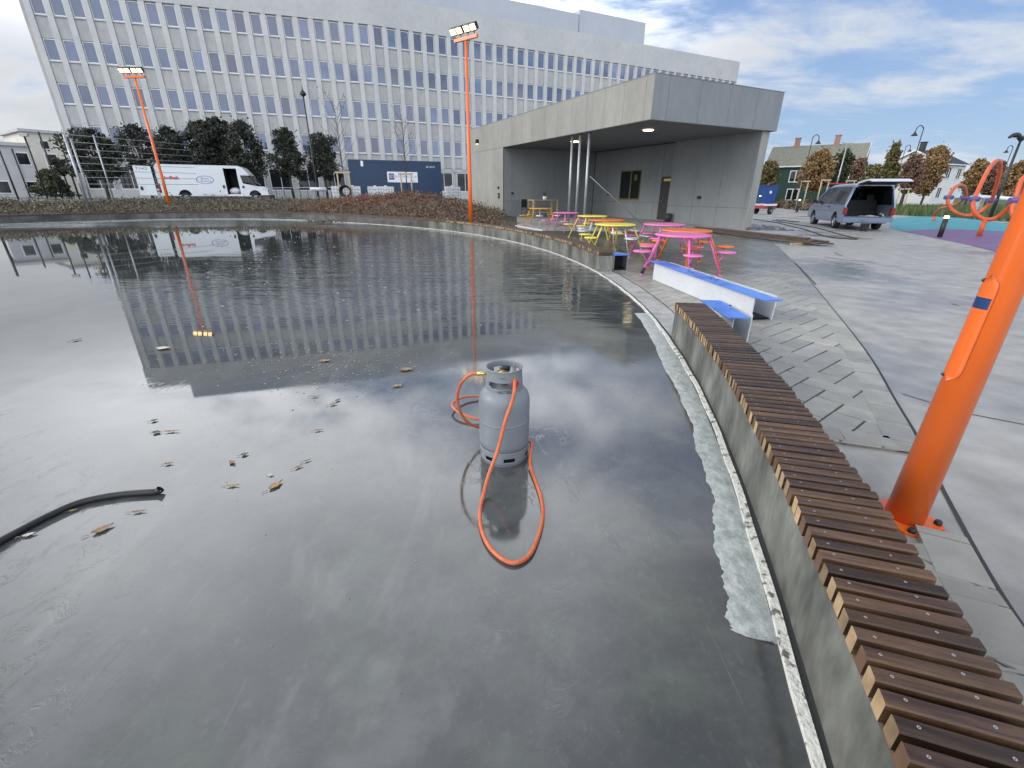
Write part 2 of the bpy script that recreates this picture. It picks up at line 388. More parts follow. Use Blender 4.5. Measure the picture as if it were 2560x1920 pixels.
# clear sky a little lighter than the bare model
sk = N.new('ShaderNodeMix'); sk.data_type = 'RGBA'; sk.inputs[0].default_value = .88
rmp = N.new('ShaderNodeValToRGB'); el_ = rmp.color_ramp.elements; el_[0].position = 0; el_[0].color = (.50, .66, .86, 1); el_[1].position = .55; el_[1].color = (.22, .37, .80, 1)
e3 = el_.new(.14); e3.color = (.36, .54, .85, 1)
sc5 = N.new('ShaderNodeVectorMath'); sc5.operation = 'SCALE'; sc5.inputs['Scale'].default_value = 5.1
L.new(M_('MAXIMUM', sx.outputs[2], 0.0), rmp.inputs[0]); L.new(rmp.outputs[0], sc5.inputs[0]); L.new(sc5.outputs[0], sk.inputs[7])
L.new(sky.outputs[0], sk.inputs[6])
wm = N.new('ShaderNodeMix'); wm.data_type = 'RGBA'; L.new(M_('MULTIPLY', mr.outputs[0], .93), wm.inputs[0])
L.new(sk.outputs[2], wm.inputs[6]); L.new(cs.outputs[0], wm.inputs[7]); L.new(wm.outputs[2], bg.inputs['Color'])
sd = bpy.data.lights.new('sun', 'SUN'); sd.energy = 1.5; sd.angle = rad(25); sd.color = (1, .94, .86)
so = bpy.data.objects.new('sun', sd); COL.objects.link(so)
dv = Vector((cos(SUN_AZ)*cos(SUN_EL), sin(SUN_AZ)*cos(SUN_EL), sin(SUN_EL))); so.rotation_euler = dv.to_track_quat('Z', 'Y').to_euler()
so.location = (-30, 10, 40)
S.view_settings.view_transform = 'Standard'; S.view_settings.look = 'None'; S.view_settings.gamma = 1; S.view_settings.exposure = .22

# ------------------------------------------------------------------ rink outline
RC = Vector((-18.47, 7.07))
RT = [(-70, 20.4), (55, 20.4), (65, 20.75), (75, 21.15), (84, 20.9), (93, 19.9), (101, 18.1), (109, 16.2), (118, 14.6), (130, 13.6), (150, 13.6), (180, 14.2), (210, 15.5), (240, 17.3), (270, 19.2), (290, 20.4)]
def RR(t):
    while t < -70: t += 360
    while t > 290: t -= 360
    for i in range(len(RT)-1):
        a, b = RT[i], RT[i+1]
        if a[0] <= t <= b[0]:
            k = (t-a[0])/(b[0]-a[0]); m0 = (b[1]-RT[max(i-1, 0)][1])/(b[0]-RT[max(i-1, 0)][0]); m1 = (RT[min(i+2, len(RT)-1)][1]-a[1])/(RT[min(i+2, len(RT)-1)][0]-a[0])
            h = b[0]-a[0]; return (2*k**3-3*k*k+1)*a[1]+(k**3-2*k*k+k)*h*m0+(-2*k**3+3*k*k)*b[1]+(k**3-k*k)*h*m1
def rp(t, dr=0., z=0.):
    r = RR(t)+dr; a = rad(t); return Vector((RC.x+r*cos(a), RC.y+r*sin(a), z))
def pol(x, y):
    dx, dy = x-RC.x, y-RC.y; return math.hypot(dx, dy), math.degrees(math.atan2(dy, dx))
def band(mb, ts, d0, d1, z, mi=0):
    for i in range(len(ts)-1):
        mb.add([rp(ts[i], d0, z), rp(ts[i], d1, z), rp(ts[i+1], d1, z), rp(ts[i+1], d0, z)], [(0, 1, 2, 3)], mi)
def sweep(mb, ts, prof, mi=0, caps=True):
    n = len(prof); vs = [rp(t, d, z) for t in ts for d, z in prof]
    fs = [(i*n+k, i*n+(k+1) % n, (i+1)*n+(k+1) % n, (i+1)*n+k) for i in range(len(ts)-1) for k in range(n)]
    if caps: fs += [tuple(range(n))[::-1], tuple(range((len(ts)-1)*n, len(ts)*n))]
    mb.add(vs, fs, mi)
def frange(a, b, st):
    n = max(1, int(round(abs(b-a)/st))); return [a+(b-a)*i/n for i in range(n+1)]

# ------------------------------------------------------------------ terrain
def gz(x, y):
    r, t = pol(x, y); e = r-RR(t)
    k = 1.0-sstep(-7, .5, x)
    if y < 14 and x > -6: k = 0
    base = .34*sstep(.0, .6, e)+.46*sstep(1.0, 7.5, e)
    md = 0.62*math.exp(-((x+7.0)/5.2)**2-((y-29.6)/3.0)**2)+.30*math.exp(-((x+2.6)/2.6)**2-((y-26.5)/2.6)**2)
    h = base*k + md*sstep(.3, 2.5, e)*(1-sstep(-1.2, 1.4, x))
    # the plaza climbs a little towards the pavilion
    h += .18*sstep(17, 26, y)*sstep(-3, 2, x)*(1-.45*sstep(9, 14, x))
    return h
mbg = MB(); xs = sorted(set([-400, -250, -160, -110, -80] + [round(-62+1.0*i, 3) for i in range(75)] + [14, 16, 19, 23, 28, 34, 42, 55, 75, 100, 140, 200, 300, 400]))
ys = sorted(set([-200, -90, -40, -20, -12, -8, -5] + [round(-4+1.0*i, 3) for i in range(56)] + [54, 57, 61, 66, 72, 80, 90, 110, 140, 190, 260, 400, 700]))
nx = len(xs); vs = []; fs = []; ms = []
for y in ys:
    for x in xs:
        r, t = pol(x, y); e = r-RR(t)
        vs.append((x, y, -.06 if e < 1.3 else gz(x, y)-.03))
for j in range(len(ys)-1):
    for i in range(nx-1):
        x = (xs[i]+xs[i+1])/2; y = (ys[j]+ys[j+1])/2; r, t = pol(x, y); e = r-RR(t)
        fs.append((j*nx+i, j*nx+i+1, (j+1)*nx+i+1, (j+1)*nx+i))
        if x < 2 and e < 8.0 and y > 5: mi = 1
        elif (x < -24 and y < 60): mi = 2 if e < 13 else 0
        elif x > 24 and y > 20: mi = 2 if (x > 31 or y < 50) else 1
        else: mi = 0
        ms.append(mi)
mbg.add(vs, fs, ms, True)
tag(mbg.build('ground', ['asphalt', 'soil', 'grass_ground']), kind='structure')

# rink floor: one wet sheet -------------------------------------------------
def rink_material():
    m = bpy.data.materials.new('rink_wet'); m.use_nodes = True; nt = m.node_tree; N = nt.nodes; L = nt.links; b = N['Principled BSDF']
    tc = N.new('ShaderNodeTexCoord'); P = tc.outputs['Object']
    def nz(scale, det=4, st=(1, 1, 1), ro=.6, rot=0., dist=0.):
        mp = N.new('ShaderNodeMapping'); mp.inputs['Scale'].default_value = st; mp.inputs['Rotation'].default_value = (0, 0, rot); L.new(P, mp.inputs[0])
        n = N.new('ShaderNodeTexNoise'); n.inputs['Scale'].default_value = scale; n.inputs['Detail'].default_value = det; n.inputs['Roughness'].default_value = ro; n.inputs['Distortion'].default_value = dist
        L.new(mp.outputs[0], n.inputs['Vector']); return n.outputs['Fac']
    def rg(f, a, b_, c=0., d=1., sm=True):
        r = N.new('ShaderNodeMapRange'); r.inputs[1].default_value = a; r.inputs[2].default_value = b_; r.inputs[3].default_value = c; r.inputs[4].default_value = d
        if sm: r.interpolation_type = 'SMOOTHSTEP'
        L.new(f, r.inputs[0]); return r.outputs[0]
    def ma(op, a, b_=None):
        n = N.new('ShaderNodeMath'); n.operation = op
        for i, q in enumerate((a, b_)):
            if q is None: continue
            if isinstance(q, (int, float)): n.inputs[i].default_value = q
            else: L.new(q, n.inputs[i])
        return n.outputs[0]
    def mix(f, a, b_):
        n = N.new('ShaderNodeMix'); n.data_type = 'RGBA'
        if isinstance(f, (int, float)): n.inputs[0].default_value = f
        else: L.new(f, n.inputs[0])
        for i, q in ((6, a), (7, b_)):
            if isinstance(q, tuple): n.inputs[i].default_value = (*q, 1)
            else: L.new(q, n.inputs[i])
        return n.outputs[2]
    sp = N.new('ShaderNodeSeparateXYZ'); L.new(P, sp.inputs[0]); X, Y = sp.outputs[0], sp.outputs[1]
    big = nz(.55, 5, dist=.6); mid = nz(2.4, 6); fin = nz(38, 5, ro=.7); spk = nz(120, 2)
    c = mix(rg(big, .38, .66), (.046, .053, .057), (.112, .119, .122))
    c = mix(rg(mid, .46, .66, 0, .6), c, (.100, .112, .094))
    mot = nz(5.5, 8, ro=.72, dist=.4); c = mix(rg(mot, .42, .70, 0, .55), c, (.040, .046, .049)); mot2 = nz(14, 6, ro=.7, st=(1, .6, 1), rot=.4); c = mix(rg(mot2, .55, .74, 0, .35), c, (.155, .162, .16))
    c = mix(rg(fin, .52, .8, 0, .35), c, (.15, .155, .16))
    c = mix(rg(spk, .72, .78, 0, .5), c, (.28, .29, .30))
    # scuffed, thawing film of the near right side: paler matt streaks
    strk = nz(1.3, 6, st=(1, .35, 1), rot=.5, dist=1.2)
    c = mix(rg(strk, .54, .66, 0, .5), c, (.165, .172, .172))
    tmask = rg(ma('ADD', ma('ADD', ma('MULTIPLY', X, .16), ma('MULTIPLY', Y, -.09)), ma('MULTIPLY', ma('SUBTRACT', big, .5), 1.0)), -1.1, .1)
    c = mix(tmask, mix(.5, c, (.022, .027, .029)), c)
    for rot_, sc_, th_ in ((.62, 3.0, .012), (-.35, 2.2, .010), (1.35, 2.6, .010)):
        mp = N.new('ShaderNodeMapping'); mp.inputs['Rotation'].default_value = (0, 0, rot_); mp.inputs['Scale'].default_value = (1, .05, 1); L.new(P, mp.inputs[0])
        v = N.new('ShaderNodeTexVoronoi'); v.feature = 'DISTANCE_TO_EDGE'; v.inputs['Scale'].default_value = sc_; L.new(mp.outputs[0], v.inputs['Vector'])
        brk = nz(1.7+sc_*.2, 3, rot=rot_); ln = ma('MULTIPLY', rg(v.outputs['Distance'], th_, .0, 0, 1), rg(brk, .52, .66))
        c = mix(ma('MULTIPLY', ma('MULTIPLY', ln, tmask), .16), c, (.045, .052, .055) if rot_ > 0 else (.26, .27, .27))
    L.new(c, b.inputs['Base Color'])
    # open water is a mirror; the thinner film towards the right and the near side is dull
    thin = ma('ADD', ma('MULTIPLY', X, .16), ma('MULTIPLY', Y, -.075))
    thin = rg(ma('ADD', thin, ma('MULTIPLY', ma('SUBTRACT', big, .5), 1.1)), -.75, .55)
    ruf = ma('ADD', ma('MULTIPLY', thin, .13), rg(mid, .45, .8, .022, .05))
    L.new(ruf, b.inputs['Roughness'])
    b.inputs['IOR'].default_value = 1.75
    # ripples: wind-ruffled water beyond the gap in the bench and along the far left edge
    rip = nz(3.2, 3, st=(.45, 2.0, 1)); rip2 = nz(1.1, 4, st=(.35, 1.7, 1), rot=-.15)
    wy = rg(Y, 4.5, 9.0); wx = rg(X, -8.5, -2.0); m1 = ma('MULTIPLY', wy, wx)
    m2 = ma('MULTIPLY', rg(ma('ADD', Y, ma('MULTIPLY', X, -.35)), 25.5, 29.0), 1.0)
    msk = ma('MAXIMUM', m1, ma('MULTIPLY', m2, 3.0))
    bp = N.new('ShaderNodeBump'); bp.inputs['Distance'].default_value = .04
    L.new(ma('ADD', ma('MULTIPLY', msk, .30), .0012), bp.inputs['Strength']); L.new(ma('ADD', rip, ma('MULTIPLY', rip2, 2.2)), bp.inputs['Height'])
    # ice scars close to the viewer
    vo = N.new('ShaderNodeTexNoise'); mp = N.new('ShaderNodeMapping'); mp.inputs['Scale'].default_value = (1, .5, 1); mp.inputs['Rotation'].default_value = (0, 0, -.6); L.new(P, mp.inputs[0]); L.new(mp.outputs[0], vo.inputs['Vector'])
    vo.inputs['Scale'].default_value = 5.5; vo.inputs['Detail'].default_value = 7; vo.inputs['Roughness'].default_value = .68; vo.inputs['Distortion'].default_value = .7
    sc = rg(vo.outputs['Fac'], .53, .57); near = rg(Y, 4.5, 1.5)
    b2 = N.new('ShaderNodeBump'); b2.inputs['Distance'].default_value = .01
    L.new(ma('MULTIPLY', ma('MULTIPLY', near, rg(big, .45, .6)), .12), b2.inputs['Strength']); L.new(sc, b2.inputs['Height']); L.new(bp.outputs['Normal'], b2.inputs['Normal'])
    b3 = N.new('ShaderNodeBump'); b3.inputs['Distance'].default_value = .002; L.new(ma('MULTIPLY', tmask, .05), b3.inputs['Strength'])
    L.new(fin, b3.inputs['Height']); L.new(b2.outputs['Normal'], b3.inputs['Normal'])
    L.new(b3.outputs['Normal'], b.inputs['Normal'])
    MATS['rink_wet'] = m
rink_material()
mb = MB(); ring = [rp(t, .05, 0) for t in frange(-70, 290, 2)[:-1]]
mb.add([(RC.x, RC.y, 0)]+ring, [(0, 1+i, 1+(i+1) % len(ring)) for i in range(len(ring))])
tag(mb.build('rink_floor', 'rink_wet'), kind='structure')

# kerb: painted lip all round, concrete strip across the gap between the benches
mb = MB(); ts = frange(-40, 120, .5)
prev = None
vs = []
for t in ts:
    w = .006*sin(t*37)+.005*sin(t*91+1)
    vs += [rp(t, -.032+w, .001), rp(t, -.029+w, .013), rp(t, .004+w*.6, .015), rp(t, .008+w*.6, .004), rp(t, .031, .004)]
fs = [(i*5+k, i*5+k+1, (i+1)*5+k+1, (i+1)*5+k) for i in range(len(ts)-1) for k in range(4)]
mb.add(vs, fs, [0, 0, 0, 2]*(len(ts)-1))
band(mb, frange(-6.4, 7.0, .4), .03, .33, .012, 1)
tag(mb.build('kerb_strip', ['kerb_paint', 'kerb_concrete', 'joint_dark']), kind='structure')

# plaza and paving -----------------------------------------------------------
OUT = [Vector(p) for p in spline([(1.2, -2.2, 0), (1.5, -.6, 0), (1.72, .5, 0), (1.89, 1.16, 0), (2.30, 1.95, 0), (2.67, 2.58, 0), (3.0, 3.2, 0), (3.68, 4.48, 0), (4.8, 6.87, 0), (6.2, 9.9, 0), (7.64, 13.17, 0), (8.9, 16.2, 0), (10.3, 19.5, 0)], 8)]
def out_x(y):
    for a, b in zip(OUT, OUT[1:]):
        if a.y <= y <= b.y: return a.x+(b.x-a.x)*(y-a.y)/(b.y-a.y)
    return OUT[0].x if y < OUT[0].y else OUT[-1].x
mb = MB()
px = [0.2, 1.5, 2.2, 3, 4, 5, 6, 7.5, 9, 10.5, 12, 14, 17, 20, 24, 30, 40]; py = [-8, -4, 0, 3, 6, 9, 12, 15, 18, 20, 21, 22, 23, 24, 25, 26, 27, 28, 30, 34, 40, 47, 60, 72]
vs = [(x, y, gz(x, y)) for y in py for x in px]; n = len(px); fs = []
for j in range(len(py)-1):
    for i in range(n-1):
        xm, ym = (px[i]+px[i+1])/2, (py[j]+py[j+1])/2
        r, t = pol(px[i], py[j]); r2, t2 = pol(px[i], py[j+1])
        far = 26+.33*(ym-20)
        if xm > far+6: continue
        fs.append((j*n+i, j*n+i+1, (j+1)*n+i+1, (j+1)*n+i))
# clip against the bench back so nothing lies over the rink
vv = []
for p in vs:
    r, t = pol(p[0], p[1]); lim = RR(t)+.30
    if r < lim and p[0] < 4: q = rp(t, .30, p[2]); vv.append((q.x, q.y, p[2]))
    else: vv.append(p)
mb.add(vv, fs, 0)
tag(mb.build('plaza', 'plaza_concrete'), kind='structure')

mb = MB()   # expansion joints and cracks in the plaza slab
def crack(pts, w, z=.004):
    P = [Vector((p[0], p[1], 0)) for p in pts]
    for a, b in zip(P, P[1:]):
        d = (b-a).normalized(); s_ = Vector((-d.y, d.x, 0))*w/2
        mb.add([Vector((q.x, q.y, gz(q.x, q.y)+z)) for q in (a-s_, b-s_, b+s_, a+s_)], [(0, 1, 2, 3)])
crack([(p.x+.03, p.y) for p in OUT], .022)
crack([gp(2255, 985), gp(2330, 1008), gp(2420, 1035), gp(2560, 1062)], .012)
crack([gp(1915, 610), gp(1990, 660), gp(2040, 712)], .03)
crack([gp(2060, 642), gp(2110, 650), gp(2180, 655)], .05); crack([gp(2085, 632), gp(2105, 640)], .04)
crack([gp(2380, 760), gp(2395, 764)], .03)
crack([(9.5, 8.0), (16, 5.2)], .02); crack([(12.5, 15.5), (21, 12)], .02)
tag(mb.build('plaza_joint', 'joint_dark'), kind='structure')

# herringbone pavers laid between the benches and the slab edge
mb = MB(); mj = MB(); UW = .195; ang = rad(38); ca, sa = cos(ang), sin(ang); PT = .026
def hole(x, y):   # unpaved square round the near mast
    return (y < 2.43 and y > 1.62 and x > 1.0)
def inside(x, y):
    r, t = pol(x, y)
    return r > RR(t)+.36 and x < out_x(y)-.19 and -2.5 < y < 19.3 and not hole(x, y)
def clip(P, f):
    out = []
    for i in range(len(P)):
        a, b = P[i], P[(i+1) % len(P)]; fa, fb = f(a), f(b)
        if fa >= 0: out.append(a)
        if fa*fb < 0: k = fa/(fa-fb); out.append((a[0]+(b[0]-a[0])*k, a[1]+(b[1]-a[1])*k))
    return out
CL = [lambda p: out_x(p[1])-.03-p[0], lambda p: pol(p[0], p[1])[0]-RR(pol(p[0], p[1])[1])-.345, lambda p: 19.3-p[1], lambda p: p[1]+2.5]
rg_ = range(-90, 130)
for i in rg_:
    for j in rg_:
        d = (i-j) % 4
        if d == 0: w, h = 2, 1
        elif d == 3: w, h = 1, 2
        else: continue
        u0, v0 = i*UW, j*UW; x, y = (u0+UW)*ca-(v0+UW)*sa+3, (u0+UW)*sa+(v0+UW)*ca
        if not (-3 < y < 20 and pol(x, y)[0] > 20.3 and x < out_x(y)+.4): continue
        g_ = .0042
        P = [((u0+a)*ca-(v0+b)*sa+3, (u0+a)*sa+(v0+b)*ca) for a, b in ((g_, g_), (w*UW-g_, g_), (w*UW-g_, h*UW-g_), (g_, h*UW-g_))]
        for f in CL:
            if len(P) > 2: P = clip(P, f)
        if len(P) > 2 and x > 1.0:
            ym = sum(p[1] for p in P)/len(P)
            if ym > 2.0: P = clip(P, lambda p: p[1]-(2.60-.32*(p[0]-1.97)))
            else: P = clip(P, lambda p: 1.62-p[1])
        if len(P) < 3: continue
        cx_, cy_ = sum(p[0] for p in P)/len(P), sum(p[1] for p in P)/len(P); tz = gz(x, y)+PT+rnd.uniform(-.0012, .0012); n = len(P)
        k = .955
        q = [(p[0], p[1], tz-.009) for p in P]+[(cx_+(p[0]-cx_)*k, cy_+(p[1]-cy_)*k, tz) for p in P]
        mb.add(q, [tuple(range(n, 2*n))]+[(m_, (m_+1) % n, n+(m_+1) % n, n+m_) for m_ in range(n)], 0)
# edge courses: flat stretchers along the slab edge and round the unpaved square
def course(a, b, w, inner):
    d = (b-a); Ln = d.length; d.normalize(); s_ = Vector((-d.y, d.x, 0))*inner
    k = 0.
    while k < Ln-.02:
        e = min(Ln, k+.29); p0 = a+d*(k+.004); p1 = a+d*(e-.004); z = PT+.002
        q = [p0, p1, p1+s_*w, p0+s_*w]; q = [Vector((p.x, p.y, gz(p.x, p.y)+z)) for p in q]; q2 = [Vector((p.x, p.y, p.z-.03)) for p in q]
        mb.add(q+q2, [(0, 1, 2, 3), (0, 4, 5, 1), (1, 5, 6, 2), (2, 6, 7, 3), (3, 7, 4, 0)], 0); k = e
acc = [OUT[0]]; 
for p in OUT[1:]:
    if (p-acc[-1]).length > .28: acc.append(p)
for a, b in zip(acc, acc[1:]):
    if hole(a.x-.1, (a.y+b.y)/2): continue
    course(a.copy(), b.copy(), .19, 1)
course(Vector((2.46, 2.46, 0)), Vector((1.97, 2.62, 0)), .16, -1)
# bedding between the pavers
for j in range(-8, 65):
    y0, y1 = j*.3, (j+1)*.3; ym = (y0+y1)/2
    if hole(2, y0+.02) or hole(2, y1-.02): continue
    def xi(y):
        t_ = math.degrees(math.asin((y-RC.y)/20.7)); return RC.x+20.74*cos(rad(t_))
    mj.add([(xi(y0), y0, gz(xi(y0), y0)+PT-.006), (out_x(y0), y0, gz(out_x(y0), y0)+PT-.006), (out_x(y1), y1, gz(out_x(y1), y1)+PT-.006), (xi(y1), y1, gz(xi(y1), y1)+PT-.006)], [(0, 1, 2, 3)], 0)
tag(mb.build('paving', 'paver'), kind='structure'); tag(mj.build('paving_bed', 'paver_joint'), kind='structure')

# ------------------------------------------------------------------ slatted benches on concrete walls
def bench(name, label, t0, t1, screws):
    mid = rp((t0+t1)/2, .15, 0); root = thing(name, label, 'bench', (mid.x, mid.y, 0), 0, 'slatted benches round the rink')
    ts = frange(t0, t1, .4); w = MB()
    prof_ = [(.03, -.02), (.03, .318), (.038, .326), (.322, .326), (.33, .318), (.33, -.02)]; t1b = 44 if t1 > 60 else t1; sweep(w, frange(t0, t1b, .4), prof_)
    w.build('wall', 'rink_concrete_wall', root, True)
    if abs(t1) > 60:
        w2 = MB(); sweep(w2, frange(t1b, t1, .5), prof_); w2.build('stained_shaded_wall', 'wall_stained_shaded', root, True)  # far stretch, with its shade painted in along with the stains
    b = MB(); sweep(b, ts, [(.022, .3275), (.022, .343), (.060, .343), (.060, .3275)]); sweep(b, ts, [(.26, .3275), (.26, .343), (.30, .343), (.30, .3275)])
    b.build('batten', 'batten_wood', root, True)
    sl = MB(); step = math.degrees(.0603/20.43); n = int(abs(t1-t0)/step); sg = 1 if t1 > t0 else -1
    for i in range(n):
        t = t0+sg*step*(i+.5); c = rp(t, 0, 0); a = rad(t) + rnd.uniform(-.002, .002); R_ = Vector((cos(a), sin(a), 0)); T_ = Vector((-sin(a), cos(a), 0))
        d0 = .012+rnd.uniform(-.006, .004); d1 = d0+.312+rnd.uniform(-.005, .005); hw = .0212; z0, z1 = .3435, .4075+rnd.uniform(-.0015, .0015); ch = .0045
        sec = [(-hw, z0), (hw, z0), (hw, z1-ch), (hw-ch, z1), (-hw+ch, z1), (-hw, z1-ch)]
        vs = [c+R_*d+T_*s_+Vector((0, 0, z)) for d in (d0, d1) for s_, z in sec]; m_ = 6
        ou, ov = rnd.random()*20, rnd.random()*20
        fs = [tuple(range(m_))]; mi = [3 if t > 40 or rnd.random() < .22 else 1]; uv = [[(ou+s_, ov+z) for s_, z in sec]]  # slat ends along the shaded far stretch take the darker wood too
        per = [0, .048, .105, .112, .150, .157, .22]
        for k in range(m_):
            k2 = (k+1) % m_; fs.append((k, m_+k, m_+k2, k2)); mi.append(0)
            uv.append([(ou, ov+per[k]), (ou+.312, ov+per[k]), (ou+.312, ov+per[k+1]), (ou, ov+per[k+1])])
        fs.append(tuple(range(m_, 2*m_))[::-1]); mi.append(0); uv.append([(ou+s_, ov+z) for s_, z in sec][::-1])
        sl.add(vs, fs, mi, False, uv)
        if screws and i < n:
            for d in (.055, .225):
                q = c+R_*(d+rnd.uniform(-.006, .006))+T_*rnd.uniform(-.006, .006)
                ring_ = [(q.x+.0042*cos(k*pi/4), q.y+.0042*sin(k*pi/4), z1+.0006) for k in range(8)]; inn = [(q.x+.0018*cos(k*pi/4), q.y+.0018*sin(k*pi/4), z1+.0006) for k in range(8)]
                sl.add(ring_+inn, [(k, (k+1) % 8, 8+(k+1) % 8, 8+k) for k in range(8)], 2)
    sl.build('slatted_seat', ['slat_wood', 'end_grain', 'screw_metal', 'batten_wood'], root, True)
bench('bench', 'near curved bench of wet brown slats on a concrete wall, beside the orange mast', -6.15, -27.5, True)
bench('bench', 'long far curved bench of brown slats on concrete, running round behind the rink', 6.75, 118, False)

# strip of thawing slush along the near bench
inner = [(1655, 868), (1690, 935), (1725, 1000), (1752, 1062), (1770, 1128), (1793, 1190), (1811, 1240), (1819, 1300), (1822, 1345), (1840, 1420), (1852, 1460), (1862, 1520), (1869, 1569), (1880, 1588), (1899, 1599), (1930, 1609), (1962, 1614)]
ip = [gp(*p) for p in inner]; ip = [Vector((1.70, 5.35, 0)), Vector((1.735, 6.0, 0))][::-1] + ip
ip = spline(ip, 14); mb = MB(); vs = []
for k, p in enumerate(ip):
    r, t = pol(p.x, p.y); jig = .012*sin(k*.29)+.007*sin(k*.71+1)+.004*sin(k*1.63)
    jig *= .8
    if k > len(ip)-22: jig *= .3
    inn_ = min(-.052, (r-20.4)*1.2+jig*.7); o_ = -.036
    if k > len(ip)-30: o_ = -.036-.02*(k-len(ip)+30)/30
    inn_ = min(inn_, o_-.004)
    for f, z in ((0, .0015), (.10, .0035), (.5, .007), (.90, .005), (1, .0015)):
        vs.append(rp(t, inn_+(o_-inn_)*f, z+(rnd.uniform(0, .0012) if 0 < f < 1 else 0)))
mb.add(vs, [(i*5+k, i*5+k+1, i*5+k+6, i*5+k+5) for i in range(len(ip)-1) for k in range(4)], 0, True)
tag(mb.build('slush_strip', 'ice_slush'), 'ragged pale strip of thawing ice along the foot of the near bench', 'ice')

# ------------------------------------------------------------------ gas bottle
BL = Vector((-.045, 2.39, 0))
bt = thing('gas_bottle', 'grey steel gas bottle with a pierced collar standing on the wet rink', 'gas bottle', BL)
mb = MB()
mb.lathe([(.001, .075), (.06, .066), (.11, .070), (.137, .088), (.148, .115), (.150, .14), (.150, .20), (.150, .258), (.1502, .262), (.1522, .266), (.1522, .271), (.1502, .275), (.150, .279), (.150, .33), (.150, .385), (.147, .410), (.138, .434), (.120, .455), (.096, .470), (.06, .480), (.03, .484), (.001, .485)], 48)
mb.build('tank', 'bottle_grey', bt)
def pierced(rf, z0, z1, nz, na, cut, th, name, r1=None):
    m_ = MB(); vs = []; fs = []
    for j in range(nz+1):
        z = z0+(z1-z0)*j/nz
        for k in range(na):
            q = 2*pi*k/na; r = rf(z); vs.append((r*cos(q), r*sin(q), z))
    for j in range(nz):
        for k in range(na):
            zc_ = z0+(z1-z0)*(j+.5)/nz; a_ = (360*(k+.5)/na) % 360
            if cut(a_, zc_): continue
            fs.append((j*na+k, j*na+(k+1) % na, (j+1)*na+(k+1) % na, (j+1)*na+k))
    m_.add(vs, fs, 0, True); o = m_.build(name, 'bottle_grey', bt)
    md = o.modifiers.new('t', 'SOLIDIFY'); md.thickness = th; md.offset = -1; return o
def adist(a, b): return abs((a-b+180) % 360-180)
def collar_cut(a, z):
    if adist(a, 262) < 46 and .488 < z < .526: return not (adist(a, 262) > 38 and (z < .496 or z > .519))
    if adist(a, 80) < 50 and .495 < z < .555: return True
    if adist(a, 80) < 26 and z >= .555 and False: return True
    if adist(a, 185) < 13 and z > .572: return True
    return False
pierced(lambda z: .105+.002*sin((z-.44)*40), .452, .588, 34, 120, collar_cut, .0045, 'collar')
mb = MB(); mb.tube([(.1035*cos(rad(a)), .1035*sin(rad(a)), .589) for a in range(200, 533, 4)], .0042, 8); mb.build('collar_rim', 'bottle_grey', bt)
def foot_cut(a, z): return any(adist(a, c) < 14 for c in (284, 236, 340, 188, 130, 70, 20)) and .036 < z < .060
pierced(lambda z: .147-.008*(1-sstep(0, .03, z)), .0, .098, 28, 120, foot_cut, .004, 'foot_ring')
mb = MB(); mb.lathe([(.0, .48), (.022, .48), (.022, .515), (.014, .517), (.014, .545), (.030, .546), (.030, .555), (.012, .557), (.012, .560), (0, .560)], 20); mb.box((.03, .0, .527), (.05, .02, .02)); mb.build('valve', 'brass', bt)
mb = MB(); mb.tube([(.055, -.055, .535), (.052, -.03, .60)], .017, 10); mb.tube([(.052, -.03, .598), (.062, -.018, .618)], .004, 8); mb.ball((.05, -.04, .565), .024, 12); mb.build('regulator', 'valve_grey', bt)
mb = MB(); mb.lathe([(.0, .556), (.033, .556), (.036, .561), (.034, .567), (.010, .568), (.008, .574), (0, .574)], 22, (-.012, -.028, 0)); mb.build('valve_disc', 'brass', bt)
mb = MB(); mb.tube([(-.02, .035, .555), (.0, .045, .565), (.03, .035, .563)], .016, 10); mb.build('hand_wheel', 'black_paint', bt)
# red diamond sticker and printed lines wrapped on the collar
mb = MB(); vs = []; nn = 6
for i in range(nn+1):
    for j in range(nn+1):
        a_ = (i/nn-.5)*.040; b_ = (j/nn-.5)*.040; x_ = (a_-b_)*.7071*1.05; z_ = (a_+b_)*.7071; q = rad(309)+x_/.1055; vs.append((.1078*cos(q), .1078*sin(q), .512+z_))
mb.add(vs, [(i*(nn+1)+j, (i+1)*(nn+1)+j, (i+1)*(nn+1)+j+1, i*(nn+1)+j+1) for i in range(nn) for j in range(nn)]); mb.build('hazard_sticker', 'label_red', bt)
for s_, z_, a_, w_ in (('PROPAN', .556, 266, .030), ('UN 1965  HYDROKARBONGASS', .482, 272, .062), ('BRANNFARLIG', .474, 258, .030), ('11 kg  EN 1442', .474, 284, .034), ('TARA 12,5 KG', .466, 262, .036), ('PH 30 BAR', .466, 286, .028)):
    text_mesh(s_, .0085, None, 'ink', 'printing', bt, w_, (.1083, rad(a_), z_))
# hoses
h1 = thing('gas_hose', 'orange hose looping over the front of the gas bottle and round on the ice', 'hose', (0, 1.9, 0), 0, 'orange hoses on the gas bottle')
p_ = [(BL.x+.056, BL.y-.068, .548), (BL.x+.060, BL.y-.098, .535), (BL.x+.052, BL.y-.165, .47), (BL.x+.012, BL.y-.215, .36), (-.075, 2.13, .20), (-.125, 2.05, .08), (-.152, 1.93, .014), (-.158, 1.82, .012), (-.140, 1.70, .012), (-.098, 1.59, .013), (-.035, 1.515, .013), (.025, 1.495, .013), (.085, 1.545, .013), (.128, 1.66, .012), (.158, 1.80, .012), (.160, 1.94, .012), (.140, 2.08, .012), (.115, 2.22, .02), (.112, 2.30, .06), (.125, 2.37, .085), (.11, 2.46, .06), (.04, 2.62, .02), (-.08, 2.80, .012)]
mb = MB(); mb.tube(spline(p_, 7), .0105, 10); mb.build('tube', 'hose_orange', h1, True)
